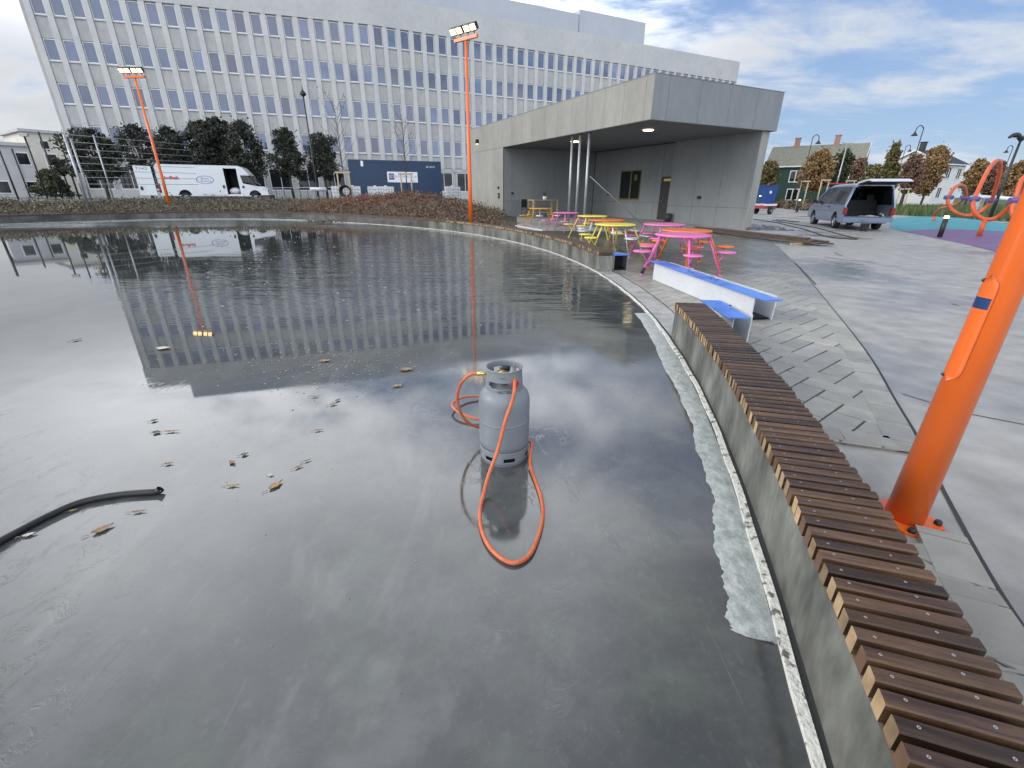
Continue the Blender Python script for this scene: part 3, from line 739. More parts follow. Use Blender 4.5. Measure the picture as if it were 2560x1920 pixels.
mb = MB(); mb.tube([p_[0], (BL.x+.058, BL.y-.083, .545)], .014, 8); mb.build('coupling', 'brass', h1, True)
h2 = thing('gas_hose', 'orange hose leaving the left side of the gas bottle and coiling behind it', 'hose', (-.3, 2.6, 0), 0, 'orange hoses on the gas bottle')
q_ = [(BL.x-.150, BL.y-.01, .548), (BL.x-.20, BL.y+.0, .535), (BL.x-.262, BL.y+.03, .455), (BL.x-.285, BL.y+.07, .33), (BL.x-.255, BL.y+.12, .19), (BL.x-.18, BL.y+.18, .10), (BL.x-.04, BL.y+.30, .03), (BL.x+.08, BL.y+.52, .013), (BL.x-.05, BL.y+.80, .013), (BL.x-.30, BL.y+.80, .03), (BL.x-.40, BL.y+.62, .045), (BL.x-.28, BL.y+.46, .035), (BL.x-.05, BL.y+.42, .013), (BL.x+.10, BL.y+.48, .03)]
mb = MB(); mb.tube(spline(q_, 7), .0095, 10); mb.build('tube', 'hose_orange', h2, True)
mb = MB(); mb.tube([(BL.x-.098, BL.y-.015, .550), (BL.x-.125, BL.y-.013, .550), (BL.x-.155, BL.y-.01, .548)], [.008, .011, .012], 8); mb.build('coupling', 'brass', h2, True)

# black pipe offcut and leaves on the ice
mb = MB(); pp = [gp(-60, 1392, .017), gp(0, 1353, .017), gp(60, 1321, .017), gp(120, 1290, .017), gp(185, 1261, .017), gp(240, 1246, .017), gp(310, 1235, .017), gp(395, 1229, .017)]
mb.tube(spline(pp, 5), .016, 14, cap=True); e_ = pp[-1]; mb.tube([e_, e_+Vector((.012, .006, .012))], [.018, .0195], 14, cap=False)
tag(mb.build('pipe_offcut', 'black_rubber'), 'bent black plastic pipe offcut lying on the wet ice at the left', 'pipe')
def leaf(name, label, px_, py_, ln, wd, rz, m_, curl=.3, group=None, stem=True):
    c = gp(px_, py_); mb = MB(); n = 8; vs = []; fs = []
    for i in range(n+1):
        u = i/n; w = wd*(sin(pi*min(1, u*1.02)**.8))*(1+.12*sin(i*2.1)) if 0 < i < n else .001
        x = (u-.5)*ln; z = .004+curl*ln*.28*(abs(u-.5)*2)**2
        for k in (-1, -.5, 0, .5, 1): vs.append((x+.03*ln*abs(k)*sin(i*1.7), k*w/2, z+curl*wd*.35*k*k+.004*abs(sin(i*1.3+k))))
    fs = [(i*5+k, i*5+k+1, i*5+k+6, i*5+k+5) for i in range(n) for k in range(4)]
    vs = [(x*.85, y*.85, z) for x, y, z in vs]; mb.add(vs, fs, 0, True)
    if stem: mb.tube([(-ln*.5, 0, .005), (-ln*.68, .01, .007), (-ln*.82, .004, .005)], .0012, 5)
    o = mb.build(name, m_); o.location = (c.x, c.y, .0005); o.rotation_euler = (0, 0, rz)
    md = o.modifiers.new('t', 'SOLIDIFY'); md.thickness = .0012
    tag(o, label, 'leaf', group or 'fallen leaves on the ice'); return o
LV = [(690, 1215, .105, .055, 1.15, 'leaf_tan', 'large yellowish leaf, biggest of those between the black pipe and the gas bottle'),
      (258, 1325, .10, .055, .95, 'leaf_brown', 'brown leaf with a thick dark stalk, nearest to the black pipe'),
      (348, 1281, .075, .02, .25, 'leaf_brown', 'narrow folded leaf just below the tip of the black pipe'),
      (582, 1216, .075, .022, .2, 'leaf_tan', 'flat orange brown leaf to the left of the large yellowish leaf'),
      (580, 1158, .06, .035, 2.6, 'leaf_brown', 'crumpled brown leaf with an upturned edge beside a round dark leaf'),
      (612, 1138, .05, .04, .6, 'leaf_dark', 'round dark leaf with pale veins above the crumpled brown leaf'),
      (747, 1169, .06, .022, .9, 'leaf_brown', 'long curled brown leaf, left one of a touching pair'),
      (769, 1153, .05, .016, .7, 'leaf_brown', 'small curled brown leaf, right one of a touching pair'),
      (422, 1161, .05, .026, .4, 'leaf_brown', 'small oval leaf right of the pipe, alone on the bright reflection'),
      (797, 1077, .065, .02, .3, 'leaf_brown', 'boat shaped dark leaf alone on the white reflection'),
      (386, 1053, .05, .04, .8, 'leaf_dark', 'small black leaf, highest of a little cluster at the left'),
      (392, 1083, .06, .05, .1, 'leaf_dark', 'curled dark leaf, left part of a little cluster at the left'),
      (430, 1080, .11, .022, .15, 'leaf_brown', 'long thin brown leaf, right part of a little cluster at the left'),
      (678, 1189, .035, .02, .2, 'leaf_pale', 'small white leaf just above the large yellowish leaf'),
      (1017, 925, .16, .09, .2, 'leaf_brown', 'large dark leaf with a curled edge close to the edge of the reflected building'),
      (995, 966, .12, .05, .25, 'leaf_tan', 'pale tan leaf left of the gas bottle near two floating leaves'),
      (845, 1002, .06, .03, .9, 'leaf_dark', 'pointed black leaf on the bright reflection, right of centre left'),
      (834, 1012, .07, .028, .7, 'leaf_brown', 'reddish leaf touching the pointed black leaf'),
      (788, 993, .07, .02, .2, 'leaf_brown', 'thin brown leaf farther left of the pointed black leaf'),
      (410, 872, .17, .10, .1, 'leaf_pale', 'pale oval leaf floating on the dark reflected building'),
      (815, 903, .15, .06, .2, 'leaf_tan', 'tan leaf on the dark reflected building, left of the mast reflection'),
      (75, 1339, .06, .03, .6, 'leaf_pale', 'pale leaf below the left end of the black pipe'),
      (185, 1278, .05, .018, .5, 'leaf_tan', 'small pale leaf tucked against the black pipe'),
      (192, 851, .10, .05, .9, 'leaf_dark', 'dark upright scrap of leaf alone on the blue reflection at the left')]
for x, y, l_, w_, r_, m_, lb in LV: leaf('leaf', lb, x, y, l_, w_, r_, m_, .13, None, l_ < .12)
mb = MB()   # crumbs of ice and leaf scattered over the film of water
def crumb(c, s_):
    a = rnd.random()*pi; vs = [(c.x+s_*cos(a+k*pi/2)*rnd.uniform(.5, 1.2), c.y+s_*sin(a+k*pi/2)*rnd.uniform(.5, 1.2), .002) for k in range(4)]+[(c.x, c.y, .003+s_*.3)]
    mb.add(vs, [(0, 1, 4), (1, 2, 4), (2, 3, 4), (3, 0, 4)], 0 if rnd.random() < .6 else 1)
for _ in range(620):
    x = rnd.gauss(800, 150); y = rnd.gauss(895, 40)
    if y > 700: crumb(gp(x, y), rnd.uniform(.004, .011))
for _ in range(260):
    x = rnd.uniform(500, 1250); y = 560+abs(rnd.gauss(0, 90)); c = gp(x, y); r, t = pol(c.x, c.y)
    if r < RR(t)-.6: crumb(c, rnd.uniform(.012, .034))
for _ in range(120): crumb(gp(rnd.gauss(700, 420), 950+abs(rnd.gauss(0, 260))), rnd.uniform(.001, .004))
tag(mb.build('ice_crumbs', ['ice_slush', 'leaf_brown']), 'white crumbs of ice and leaf scattered over the wet rink', 'ice crumbs', kind='stuff')
mb = MB(); c = gp(808, 556)
for k in range(26):
    q = c+Vector((rnd.gauss(0, .32), rnd.gauss(0, .2), 0)); a = rnd.random()*6; mb.tube([(q.x, q.y, .02), (q.x+.2*cos(a), q.y+.2*sin(a), .06+rnd.random()*.1), (q.x+.4*cos(a+.4), q.y+.4*sin(a+.4), .03)], .022, 5)
tag(mb.build('twig_heap', 'leaf_dark'), 'small dark heap of twigs lying on the rink near its far edge', 'twigs')
# ------------------------------------------------------------------ office block
FP = [Vector((-41.5, 46.95)), Vector((-14.5, 55.45)), Vector((33.0, 79.15))]
ob = thing('office_building', 'long pale concrete office block with rows of small blue windows behind the rink', 'building', (FP[1].x, FP[1].y, .8))
ROOF, G0 = 19.35, .5
segs = []
for a, b in zip(FP, FP[1:]):
    d = (b-a); Ln = d.length; d.normalize(); segs.append((a, d, Ln, Vector((d.y, -d.x))))
def fpt(k, s_, n_, z): a, d, Ln, nn = segs[k]; q = a+d*s_+nn*n_; return Vector((q.x, q.y, z))
def fbox(mb, k, s0, s1, n0, n1, z0, z1, mi=0):
    P = [fpt(k, s_, n_, z) for z in (z0, z1) for s_, n_ in ((s0, n0), (s1, n0), (s1, n1), (s0, n1))]
    flip = -1
    fs = [(0, 1, 2, 3), (7, 6, 5, 4), (0, 4, 5, 1), (1, 5, 6, 2), (2, 6, 7, 3), (3, 7, 4, 0)]
    mb.add(P, fs, mi)
core = MB()
poly = [fpt(0, 0, 0, 0), fpt(0, segs[0][2], 0, 0), fpt(1, segs[1][2], 0, 0), fpt(1, segs[1][2], -14, 0), fpt(1, 4, -14, 0), fpt(0, 0, -14, 0)]
core.prism([(p.x, p.y) for p in poly], 18.6-G0, None, 0, G0)
ROWS = [5.42, 8.70, 11.97, 15.25]; WH, WW, PW = 1.54, .88, 1.335
top = MB(); pan = MB(); rib = MB(); win = []
for k, (a, d, Ln, nn) in enumerate(segs):
    e0 = 0 if k == 0 else .0
    fbox(top, k, -.018 if k else 0, Ln+(0 if k else .018), .002, .21, ROWS[3]+WH+.10, ROOF)
    fbox(top, k, e0, Ln, -.6, .002, 18.6, ROOF)                # parapet
    n = int((Ln-.5)/1.335); off = .55 if k == 0 else .0; PW = (Ln-.55)/n if k == 0 else Ln/n
    zs = [4.15]+ROWS+[ROWS[3]+WH+.10]
    # spandrels between the window bands
    bands = [(4.15, ROWS[0]-.07)]+[(ROWS[i]+WH+.05, ROWS[i+1]-.07) for i in range(3)]
    for z0, z1 in bands:
        for i in range(n): fbox(core, k, off+i*PW+.23, off+(i+1)*PW-.23, .002, .075, z0, z1)
    for i in range(n+1):
        s0 = off+i*PW
        fbox(rib, k, max(-.016 if k else 0, s0-.228), min(Ln+(0 if k else .016), s0+.228), .002, .19, 3.98, ROWS[3]+WH+.098)
    for r_ in ROWS:
        for i in range(n): win.append((k, off+(i+.5)*PW, r_))
    # ledges under each window band
    for z in ROWS:
        for i in range(n): fbox(core, k, off+i*PW+.235, off+(i+1)*PW-.235, .003, .16, z-.14, z-.072)
    # plinth and ground floor openings
    fbox(top, k, 0, Ln, .002, .10, 3.72, 3.98)
    fbox(top, k, 0, Ln, .002, .05, G0, 1.55)
core.build('wall', 'facade_panel', ob, True); top.build('parapet', 'facade_top', ob, True); rib.build('pilaster', 'facade_rib', ob, True)
def one_window(f, g, k, s_, z, w, h, fr=.055, mull=0):
    n0, n1 = .012, .055
    fbox(f, k, s_-w/2, s_+w/2, n0, n1, z-.07, z+fr*.6); fbox(f, k, s_-w/2, s_+w/2, n0, n1, z+h-fr, z+h)
    fbox(f, k, s_-w/2, s_-w/2+fr, n0, n1, z+fr*.6, z+h-fr); fbox(f, k, s_+w/2-fr, s_+w/2, n0, n1, z+fr*.6, z+h-fr)
    for q in range(mull): x = s_-w/2+w*(q+1)/(mull+1); fbox(f, k, x-.03, x+.03, n0, n1-.002, z+fr*.6, z+h-fr)
    P = [fpt(k, s_-w/2+.02, .024, z), fpt(k, s_+w/2-.02, .024, z), fpt(k, s_+w/2-.02, .024, z+h-.02), fpt(k, s_-w/2+.02, .024, z+h-.02)]
    # glass panes never sit perfectly true
    tw = rnd.uniform(-.004, .004); P[2] = P[2]+Vector((0, tw, 0)); g.add(P, [(0, 1, 2, 3)])
def wvis(k, s_, z):
    p = fpt(k, s_, 0, z+.7); v = p-CAMP; dp = v.dot(_f)
    if dp <= 0: return 1e9
    x = 1280+FPX*v.dot(_r)/dp; y = 960-FPX*v.dot(_u)/dp
    if x < -20 or y < 0: return 1e8+dp
    if x > 1165 and y > 560-.30*(x-1165)-205: return 1e7+dp
    return dp
win.sort(key=lambda w_: wvis(*w_))
rf, rg2 = MB(), MB()
for i, (k, s_, z) in enumerate(win):
    if i < 99:
        f, g = MB(), MB(); one_window(f, g, k, s_, z, WW, WH)
        fo = f.build('window', 'window_frame', ob, True); go = MB(); go.v, go.f, go.m, go.sm, go.uv = g.v, g.f, g.m, g.sm, g.uv
        go.build('pane', 'glass_facade', fo, True)
    else: one_window(rf, rg2, k, s_, z, WW, WH)
fo = rf.build('window', 'window_frame', ob, True); tag(fo, kind='stuff'); tag(rg2.build('pane', 'glass_facade', fo, True), kind='stuff')
gf, gg = MB(), MB()
for k in (0, 1):
    n = int(segs[k][2]/2.67)
    for i in range(n): one_window(gf, gg, k, .9+1.33+i*2.67-.6, 1.62, 2.15, 2.05, .07, 1)
fo = gf.build('ground_floor_window', 'window_frame', ob, True); gg.build('pane', 'glass_dark', fo, True)
tag(fo, kind='stuff')
ph = MB(); pw = MB(); pp_ = MB()
fbox(ph, 0, 3, segs[0][2], -12, -2.6, 20.05, 22.1); fbox(ph, 1, 0, 26.5, -12, -2.6, 20.05, 22.1); fbox(ph, 1, 26.6, 37.2, -12, -2.6, 20.05, 22.6)
for k, L_ in ((0, segs[0][2]), (1, 37.0)): fbox(pw, k, 3 if k == 0 else 0, L_, -12, -2.75, ROOF-.3, 20.05)
for k, L_ in ((0, segs[0][2]), (1, 37.0)):
    s_ = 3.2 if k == 0 else .3
    while s_ < L_: fbox(pp_, k, s_, s_+.28, -2.74, -2.62, ROOF-.25, 20.04); s_ += 1.335
ph.build('penthouse', 'penthouse', ob, True); pw.build('clerestory', 'glass_facade', ob, True); pp_.build('mullion', 'window_frame', ob, True)

# ------------------------------------------------------------------ grey pavilion
PA = Vector((4.8, 18.13)); pang = rad(26.6); PU = Vector((cos(pang), sin(pang))); PV = Vector((-sin(pang), cos(pang)))
pv = thing('pavilion', 'grey panel clad flat roofed pavilion with an open corner terrace', 'pavilion', (PA.x, PA.y, 0), pang)
# local frame: x along the front (u), y along the long side (v)
def panels(mb, axis, a0, a1, pos, z0, z1, cuts, out, zc=(), mi=0, g=.006, th=.03):
    """clad a wall lying along axis ('u' or 'v') at coordinate pos with separate boards; out is the outward sign"""
    ed = [a0]+[c for c in cuts if a0 < c < a1]+[a1]; zz = [z0]+[c for c in zc if z0 < c < z1]+[z1]
    for p, q in zip(ed, ed[1:]):
        for r, t in zip(zz, zz[1:]):
            lo, hi = (pos, pos+out*th) if out > 0 else (pos+out*th, pos)
            if axis == 'u': mb.b2((p+g, lo, r+g), (q-g, hi, t-g), mi)
            else: mb.b2((lo, p+g, r+g), (hi, q-g, t-g), mi)
UB, VB, SO, TO = 6.72, 17.7, 3.9, 5.27
bk = MB()
bk.b2((0, 0, SO+.02), (UB, VB, TO-.05))                                    # roof slab
bk.b2((6.12, .14, -.1), (6.55, 4.9, SO+.03))                               # end wall core
bk.b2((0.0, 12.05, -.1), (UB, VB, SO+.03))                                 # enclosed block
bk.b2((6.5, 4.905, -.1), (6.85, 12.04, SO+.03))                            # wall with the window
bk.build('core', 'pav_backing', pv)
fa = MB()
cu = [.36+1.17*i for i in range(16)]
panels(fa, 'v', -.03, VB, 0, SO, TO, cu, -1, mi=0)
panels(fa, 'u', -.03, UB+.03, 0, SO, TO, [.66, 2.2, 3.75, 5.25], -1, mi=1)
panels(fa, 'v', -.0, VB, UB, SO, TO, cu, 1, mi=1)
fa.b2((-.04, -.04, TO), (UB+.04, VB, TO+.02), 1)
fa.build('fascia', ['pav_panel_lit', 'pav_panel_shaded'], pv)
wl = MB()
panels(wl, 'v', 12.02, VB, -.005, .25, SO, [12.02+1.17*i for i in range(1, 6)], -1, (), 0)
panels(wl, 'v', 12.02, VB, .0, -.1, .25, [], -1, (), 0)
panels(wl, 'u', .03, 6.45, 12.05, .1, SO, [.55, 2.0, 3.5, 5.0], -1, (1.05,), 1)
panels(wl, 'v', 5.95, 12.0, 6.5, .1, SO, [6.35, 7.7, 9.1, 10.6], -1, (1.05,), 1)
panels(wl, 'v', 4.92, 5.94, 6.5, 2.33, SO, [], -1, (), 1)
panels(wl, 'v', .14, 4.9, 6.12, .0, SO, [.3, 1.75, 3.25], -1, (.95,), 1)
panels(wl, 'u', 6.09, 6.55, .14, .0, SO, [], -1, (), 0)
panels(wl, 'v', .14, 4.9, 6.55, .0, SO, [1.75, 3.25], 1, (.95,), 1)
wl.build('wall', ['pav_panel_lit', 'pav_panel_shaded'], pv)
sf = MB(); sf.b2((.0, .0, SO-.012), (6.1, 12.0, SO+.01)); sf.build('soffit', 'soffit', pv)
# window with yellow inner frame
wf = MB(); v0, v1, z0, z1 = 7.55, 9.35, 1.15, 2.75; x0 = 6.462
for lo, hi in (((x0-.015, v0, z0), (x0+.03, v1, z0+.09)), ((x0-.015, v0, z1-.06), (x0+.03, v1, z1)), ((x0-.015, v0, z0+.09), (x0+.03, v0+.05, z1-.06)), ((x0-.015, v1-.05, z0+.09), (x0+.03, v1, z1-.06)), ((x0-.012, 8.35, z0+.09), (x0+.028, 8.45, z1-.06))): wf.b2(lo, hi)
wo = wf.build('window', 'window_yellow', pv)
g = MB(); g.b2((x0-.004, v0+.05, z0+.09), (x0+.004, v1-.05, z1-.06)); g.build('pane', 'glass_dark', wo)
g = MB(); g.b2((x0-.012, 7.9, 2.2), (x0-.006, 8.12, 2.5)); g.build('notice', 'window_yellow', wo)
dr = MB(); dr.b2((6.455, 4.97, .12), (6.50, 5.90, 2.32)); do = dr.build('door', 'plastic_dark', pv)
d2 = MB(); d2.tube([(6.45, 5.78, 1.15), (6.40, 5.78, 1.15), (6.40, 5.66, 1.15)], .011, 8); d2.build('handle', 'steel', do)
d2 = MB(); d2.b2((6.444, 5.15, 2.12), (6.454, 5.75, 2.24)); d2.build('door_sign', 'sign_yellow', do)
d2 = MB(); d2.b2((6.30, 4.98, .16), (6.45, 5.88, .20)); d2.build('threshold', 'timber_pale', do)
for u_, v_ in ((1.75, 2.05), (1.65, 7.2)):
    l_ = MB(); l_.lathe([(.0, 0), (.19, 0), (.21, .02), (.21, .034)], 24, (u_, v_, SO-.050)); l_.build('ceiling_light', 'lamp_warm_soft', pv)
wlm = MB(); wlm.b2((-.16, 15.6, 4.35), (-.036, 15.82, 4.60)); wo = wlm.build('wall_lamp', 'black_paint', pv)
w2 = MB(); w2.b2((-.15, 15.62, 4.335), (-.05, 15.80, 4.349)); w2.build('lens', 'lamp_warm', wo)
bx = MB()
for v_, z_ in ((12.6, 1.78), (12.55, 1.42), (12.55, 1.26)): bx.b2((-.10, v_-.07, z_-.06), (-.036, v_+.07, z_+.07))
bx.b2((.5, 11.93, 1.42), (.64, 12.018, 1.54)); bx.b2((6.0, 2.75, 1.30), (6.088, 2.93, 1.42)); bx.b2((6.40, 10.3, 1.4), (6.468, 10.45, 1.52)); bx.build('socket', 'black_paint', pv)
# steel props along the open side
for i, (v_, lb) in enumerate(((5.25, 'left one of three grey steel posts under the pavilion roof edge'), (4.62, 'middle one of three grey steel posts under the pavilion roof edge'), (3.94, 'right one of three grey steel posts under the pavilion roof edge'))):
    q = PA+PU*.22+PV*v_; g0 = gz(q.x, q.y)
    t = thing('steel_post', lb, 'post', (q.x, q.y, g0), 0, 'steel posts of the pavilion')
    m_ = MB(); m_.tube([(0, 0, .01), (0, 0, SO-g0-.02)], .057, 14); m_.build('shaft', 'galv', t)
    m_ = MB(); m_.box((0, 0, .006), (.2, .2, .012), pang); m_.build('base_plate', 'galv', t)
    m_ = MB(); m_.tube([(0, 0, SO-g0-.10), (0, 0, SO-g0-.06)], .064, 14); m_.build('collar', 'galv', t)
q = PA+PU*.35+PV*3.9; q2 = PA+PU*3.4+PV*3.6
mb = MB(); mb.tube([(q.x, q.y, 2.2), (q2.x, q2.y, gz(q2.x, q2.y)+.01)], .016, 6); tag(mb.build('leaning_rod', 'galv'), 'thin grey rod leaning against the right steel post of the pavilion', 'rod')

# terrace furniture
tp = PA+PU*1.9+PV*10.6; g0 = gz(tp.x, tp.y)
t = thing('side_table', 'pale wooden table with a shelf against the back wall of the pavilion terrace', 'table', (tp.x, tp.y, g0), pang)
m_ = MB(); m_.b2((-.85, -.35, .92), (.85, .35, .97)); m_.build('table_top', 'timber_pale', t)
for sx_ in (-.8, .8):
    for sy_ in (-.3, .3): m_ = MB(); m_.b2((sx_-.04, sy_-.04, 0), (sx_+.04, sy_+.04, .918)); m_.build('leg', 'timber_pale', t)
m_ = MB(); m_.b2((-.75, -.27, .25), (.75, .27, .28)); m_.build('shelf', 'timber_pale', t)
t2 = thing('potted_plant', 'spiky green plant in a pale pot on the wooden terrace table', 'plant', (tp.x+.1, tp.y+.05, g0+.972))
m_ = MB(); m_.lathe([(.0, 0), (.10, 0), (.13, .17), (.12, .17), (.115, .14), (0, .14)], 16); m_.build('pot', 'terracotta', t2)
m_ = MB()
for i in range(11):
    a = i*2.4; l_ = .22+.2*rnd.random(); p0 = Vector((0, 0, .14)); p1 = Vector((.12*cos(a), .12*sin(a), .14+l_*.7)); p2 = Vector((.2*cos(a), .2*sin(a), .14+l_))
    s_ = Vector((-sin(a), cos(a), 0))*.018; m_.add([p0-s_, p0+s_, p1+s_, p1-s_, p2], [(0, 1, 2, 3), (3, 2, 4)])
m_.build('foliage', 'leaves_green', t2)
cp = PA+PU*.9+PV*10.7
t = thing('chair', 'dark chair beside the wooden table on the pavilion terrace', 'chair', (cp.x, cp.y, gz(cp.x, cp.y)), pang+.4)
m_ = MB(); m_.b2((-.24, -.24, .45), (.24, .24, .49)); m_.build('seat', 'black_paint', t)
m_ = MB(); m_.b2((-.24, .22, .55), (.24, .25, 1.0)); m_.build('backrest', 'black_paint', t)
for sx_ in (-.22, .22):
    for sy_, h_ in ((-.22, .449), (.235, .95)): m_ = MB(); m_.tube([(sx_, sy_, 0), (sx_, sy_, h_)], .012, 6); m_.build('leg', 'black_paint', t)
bp_ = PA+PU*5.9+PV*4.55; mb = MB(); mb.lathe([(0, 0), (.15, 0), (.17, .40), (.16, .40), (.145, .03), (0, .03)], 18, (0, 0, 0)); o = mb.build('waste_bin', 'plastic_dark'); o.location = (bp_.x, bp_.y, gz(bp_.x, bp_.y)); tag(o, 'dark open bin beside the pavilion door', 'bin')

# ------------------------------------------------------------------ orange floodlight masts
def mast(loc, rz, label, h, r0, r1, tilt=.5, ring=4, detail=True, hatch_az=0., rm=None):
    rm = rm or r0*.9; rr_ = lambda z: r0+(rm-r0)*min(1, z/1.6)
    t = thing('floodlight_mast', label, 'floodlight mast', loc, 0, 'orange floodlight masts round the rink')
    m_ = MB(); m_.tube([(0, 0, .012), (0, 0, 1.6), (0, 0, h)], [r0, rm, min(rm, r1)], 24, cap=True); m_.build('pole', 'orange_paint', t)
    m_ = MB(); a_ = r0*1.95
    pl = [(a_*cos(pi/4+k*pi/2+q), a_*sin(pi/4+k*pi/2+q)) for k in range(4) for q in (-.16, .16)]
    m_.prism(pl, .012, Matrix.Rotation(hatch_az+.35, 4, 'Z')); bo = m_.build('base_plate', 'orange_paint', t)
    for k in range(4):
        q = pi/4+k*pi/2+hatch_az+.35; m_ = MB(); m_.lathe([(0, .034), (.012, .034), (.017, .026), (.017, .012)], 10, (a_*.84*cos(q), a_*.84*sin(q), 0)); m_.build('bolt', 'black_paint', bo)
    if detail:   # access hatch: a curved cover standing 3 mm proud, with screws, and the blue maker's plate
        m_ = MB(); vs = []; na, nz_ = 12, 16; z0, z1 = .75, 1.21; hw = .60
        for i in range(nz_+1):
            z = z0+(z1-z0)*i/nz_; e = min(i, nz_-i)/nz_; w = hw*(1-.0 if e > .12 else math.sqrt(max(0, 1-((.12-e)/.12)**2))*1.0+.001)
            for k in range(na+1): q = hatch_az+w*(k/na*2-1); r = rr_(z)+.0032; vs.append((r*cos(q), r*sin(q), z))
        fs = [(i*(na+1)+k, i*(na+1)+k+1, (i+1)*(na+1)+k+1, (i+1)*(na+1)+k) for i in range(nz_) for k in range(na)]
        sm_ = MB(); sm_.add([(x*(1+.0007/max(.03, rr_(z)))-.0022*cos(math.atan2(y, x)) + .0042*(x*cos(math.atan2(y, x)+pi/2)*0) , y*(1+.0007/max(.03, rr_(z)))-.0022*sin(math.atan2(y, x)), (z-(z0+z1)/2)*1.010+(z0+z1)/2) for x, y, z in [(rr_(z_)*cos(hatch_az+(math.atan2(y_, x_)-hatch_az+pi) % (2*pi)*1.05-pi*1.05)+.0032*cos(math.atan2(y_, x_)), rr_(z_)*sin(hatch_az+(math.atan2(y_, x_)-hatch_az+pi) % (2*pi)*1.05-pi*1.05)+.0032*sin(math.atan2(y_, x_)), z_) for x_, y_, z_ in vs]], fs, 0, True); sm_.build('hatch_seam', 'red_paint', t)
        m_.add(vs, fs, 0, True); ho = m_.build('hatch', 'orange_paint', t); md = ho.modifiers.new('t', 'SOLIDIFY'); md.thickness = .0045; md.offset = -1
        for z in (z0+.015, z1-.03):
            m_ = MB(); m_.ball(((rr_(z)+.003)*cos(hatch_az-.45), (rr_(z)+.003)*sin(hatch_az-.45), z+.005), .008, 8); m_.build('screw', 'plastic_dark', ho)
        m_ = MB(); vs = []
        for i in range(2):
            for k in range(9): q = hatch_az+.02+.50*(k/8*2-1); r = rr_(1.075+.045*i)+.0046; vs.append((r*cos(q), r*sin(q), 1.075+.045*i))
        m_.add(vs, [(k, k+1, 9+k+1, 9+k) for k in range(8)], 0, True); m_.build('plate', 'sticker_blue', t)
    m_ = MB(); m_.beam((-.62*cos(rz), -.62*sin(rz), h+.05), (.62*cos(rz), .62*sin(rz), h+.05), .12, .11); m_.build('crossbar', 'orange_paint', t)
    fx, fy = sin(rz), -cos(rz)      # lamps look this way
    for gI, ss in enumerate((-.46, .28)):
        for k in (0, 1):
            s_ = ss+(k*.34-.04)-.10; hd = MB(); c = Vector((s_*cos(rz)+fx*.12, s_*sin(rz)+fy*.12, h+.32))
            D = Vector((fx*.80, fy*.80, -.60)); Lx = Vector((cos(rz), sin(rz), 0)); Up = Lx.cross(D)
            R3 = Matrix(((Lx.x, Up.x, D.x, c.x), (Lx.y, Up.y, D.y, c.y), (Lx.z, Up.z, D.z, c.z), (0, 0, 0, 1)))
            hd.prism([(-.155, -.12), (.155, -.12), (.155, .12), (.10, .15), (-.10, .15), (-.155, .12)], .16, R3, 0, -.17); ho = hd.build('lamp_head', 'plastic_dark', t)
            gl_ = MB(); gl_.prism([(-.135, -.10), (.135, -.10), (.135, .10), (-.135, .10)], .006, R3, 0, -.008); gl_.build('lamp_glass', 'lamp_warm', ho)
            br = MB(); br.beam(c-D*.10, (s_*cos(rz), s_*sin(rz), h+.10), .03, .02); br.build('bracket', 'plastic_dark', ho)
    return t
mast((1.985, 1.825, 0), rad(108), 'orange mast with a bolted foot and blue plate beside the near bench', 7.0, .080, .050, hatch_az=rad(178), rm=.058)
bm = Vector((-1.95, 22.0, 0)); mast((bm.x, bm.y, gz(bm.x, bm.y)-.02), rad(-38), 'orange floodlight mast between the brown shrubs and the pavilion', 7.05, .094, .055, hatch_az=rad(-60), detail=False)
lm = gp(425, 517, .56); mast((lm.x, lm.y, .42), rad(-4), 'orange floodlight mast in front of the white van across the rink', 6.95, .094, .055, hatch_az=rad(-60), detail=False)

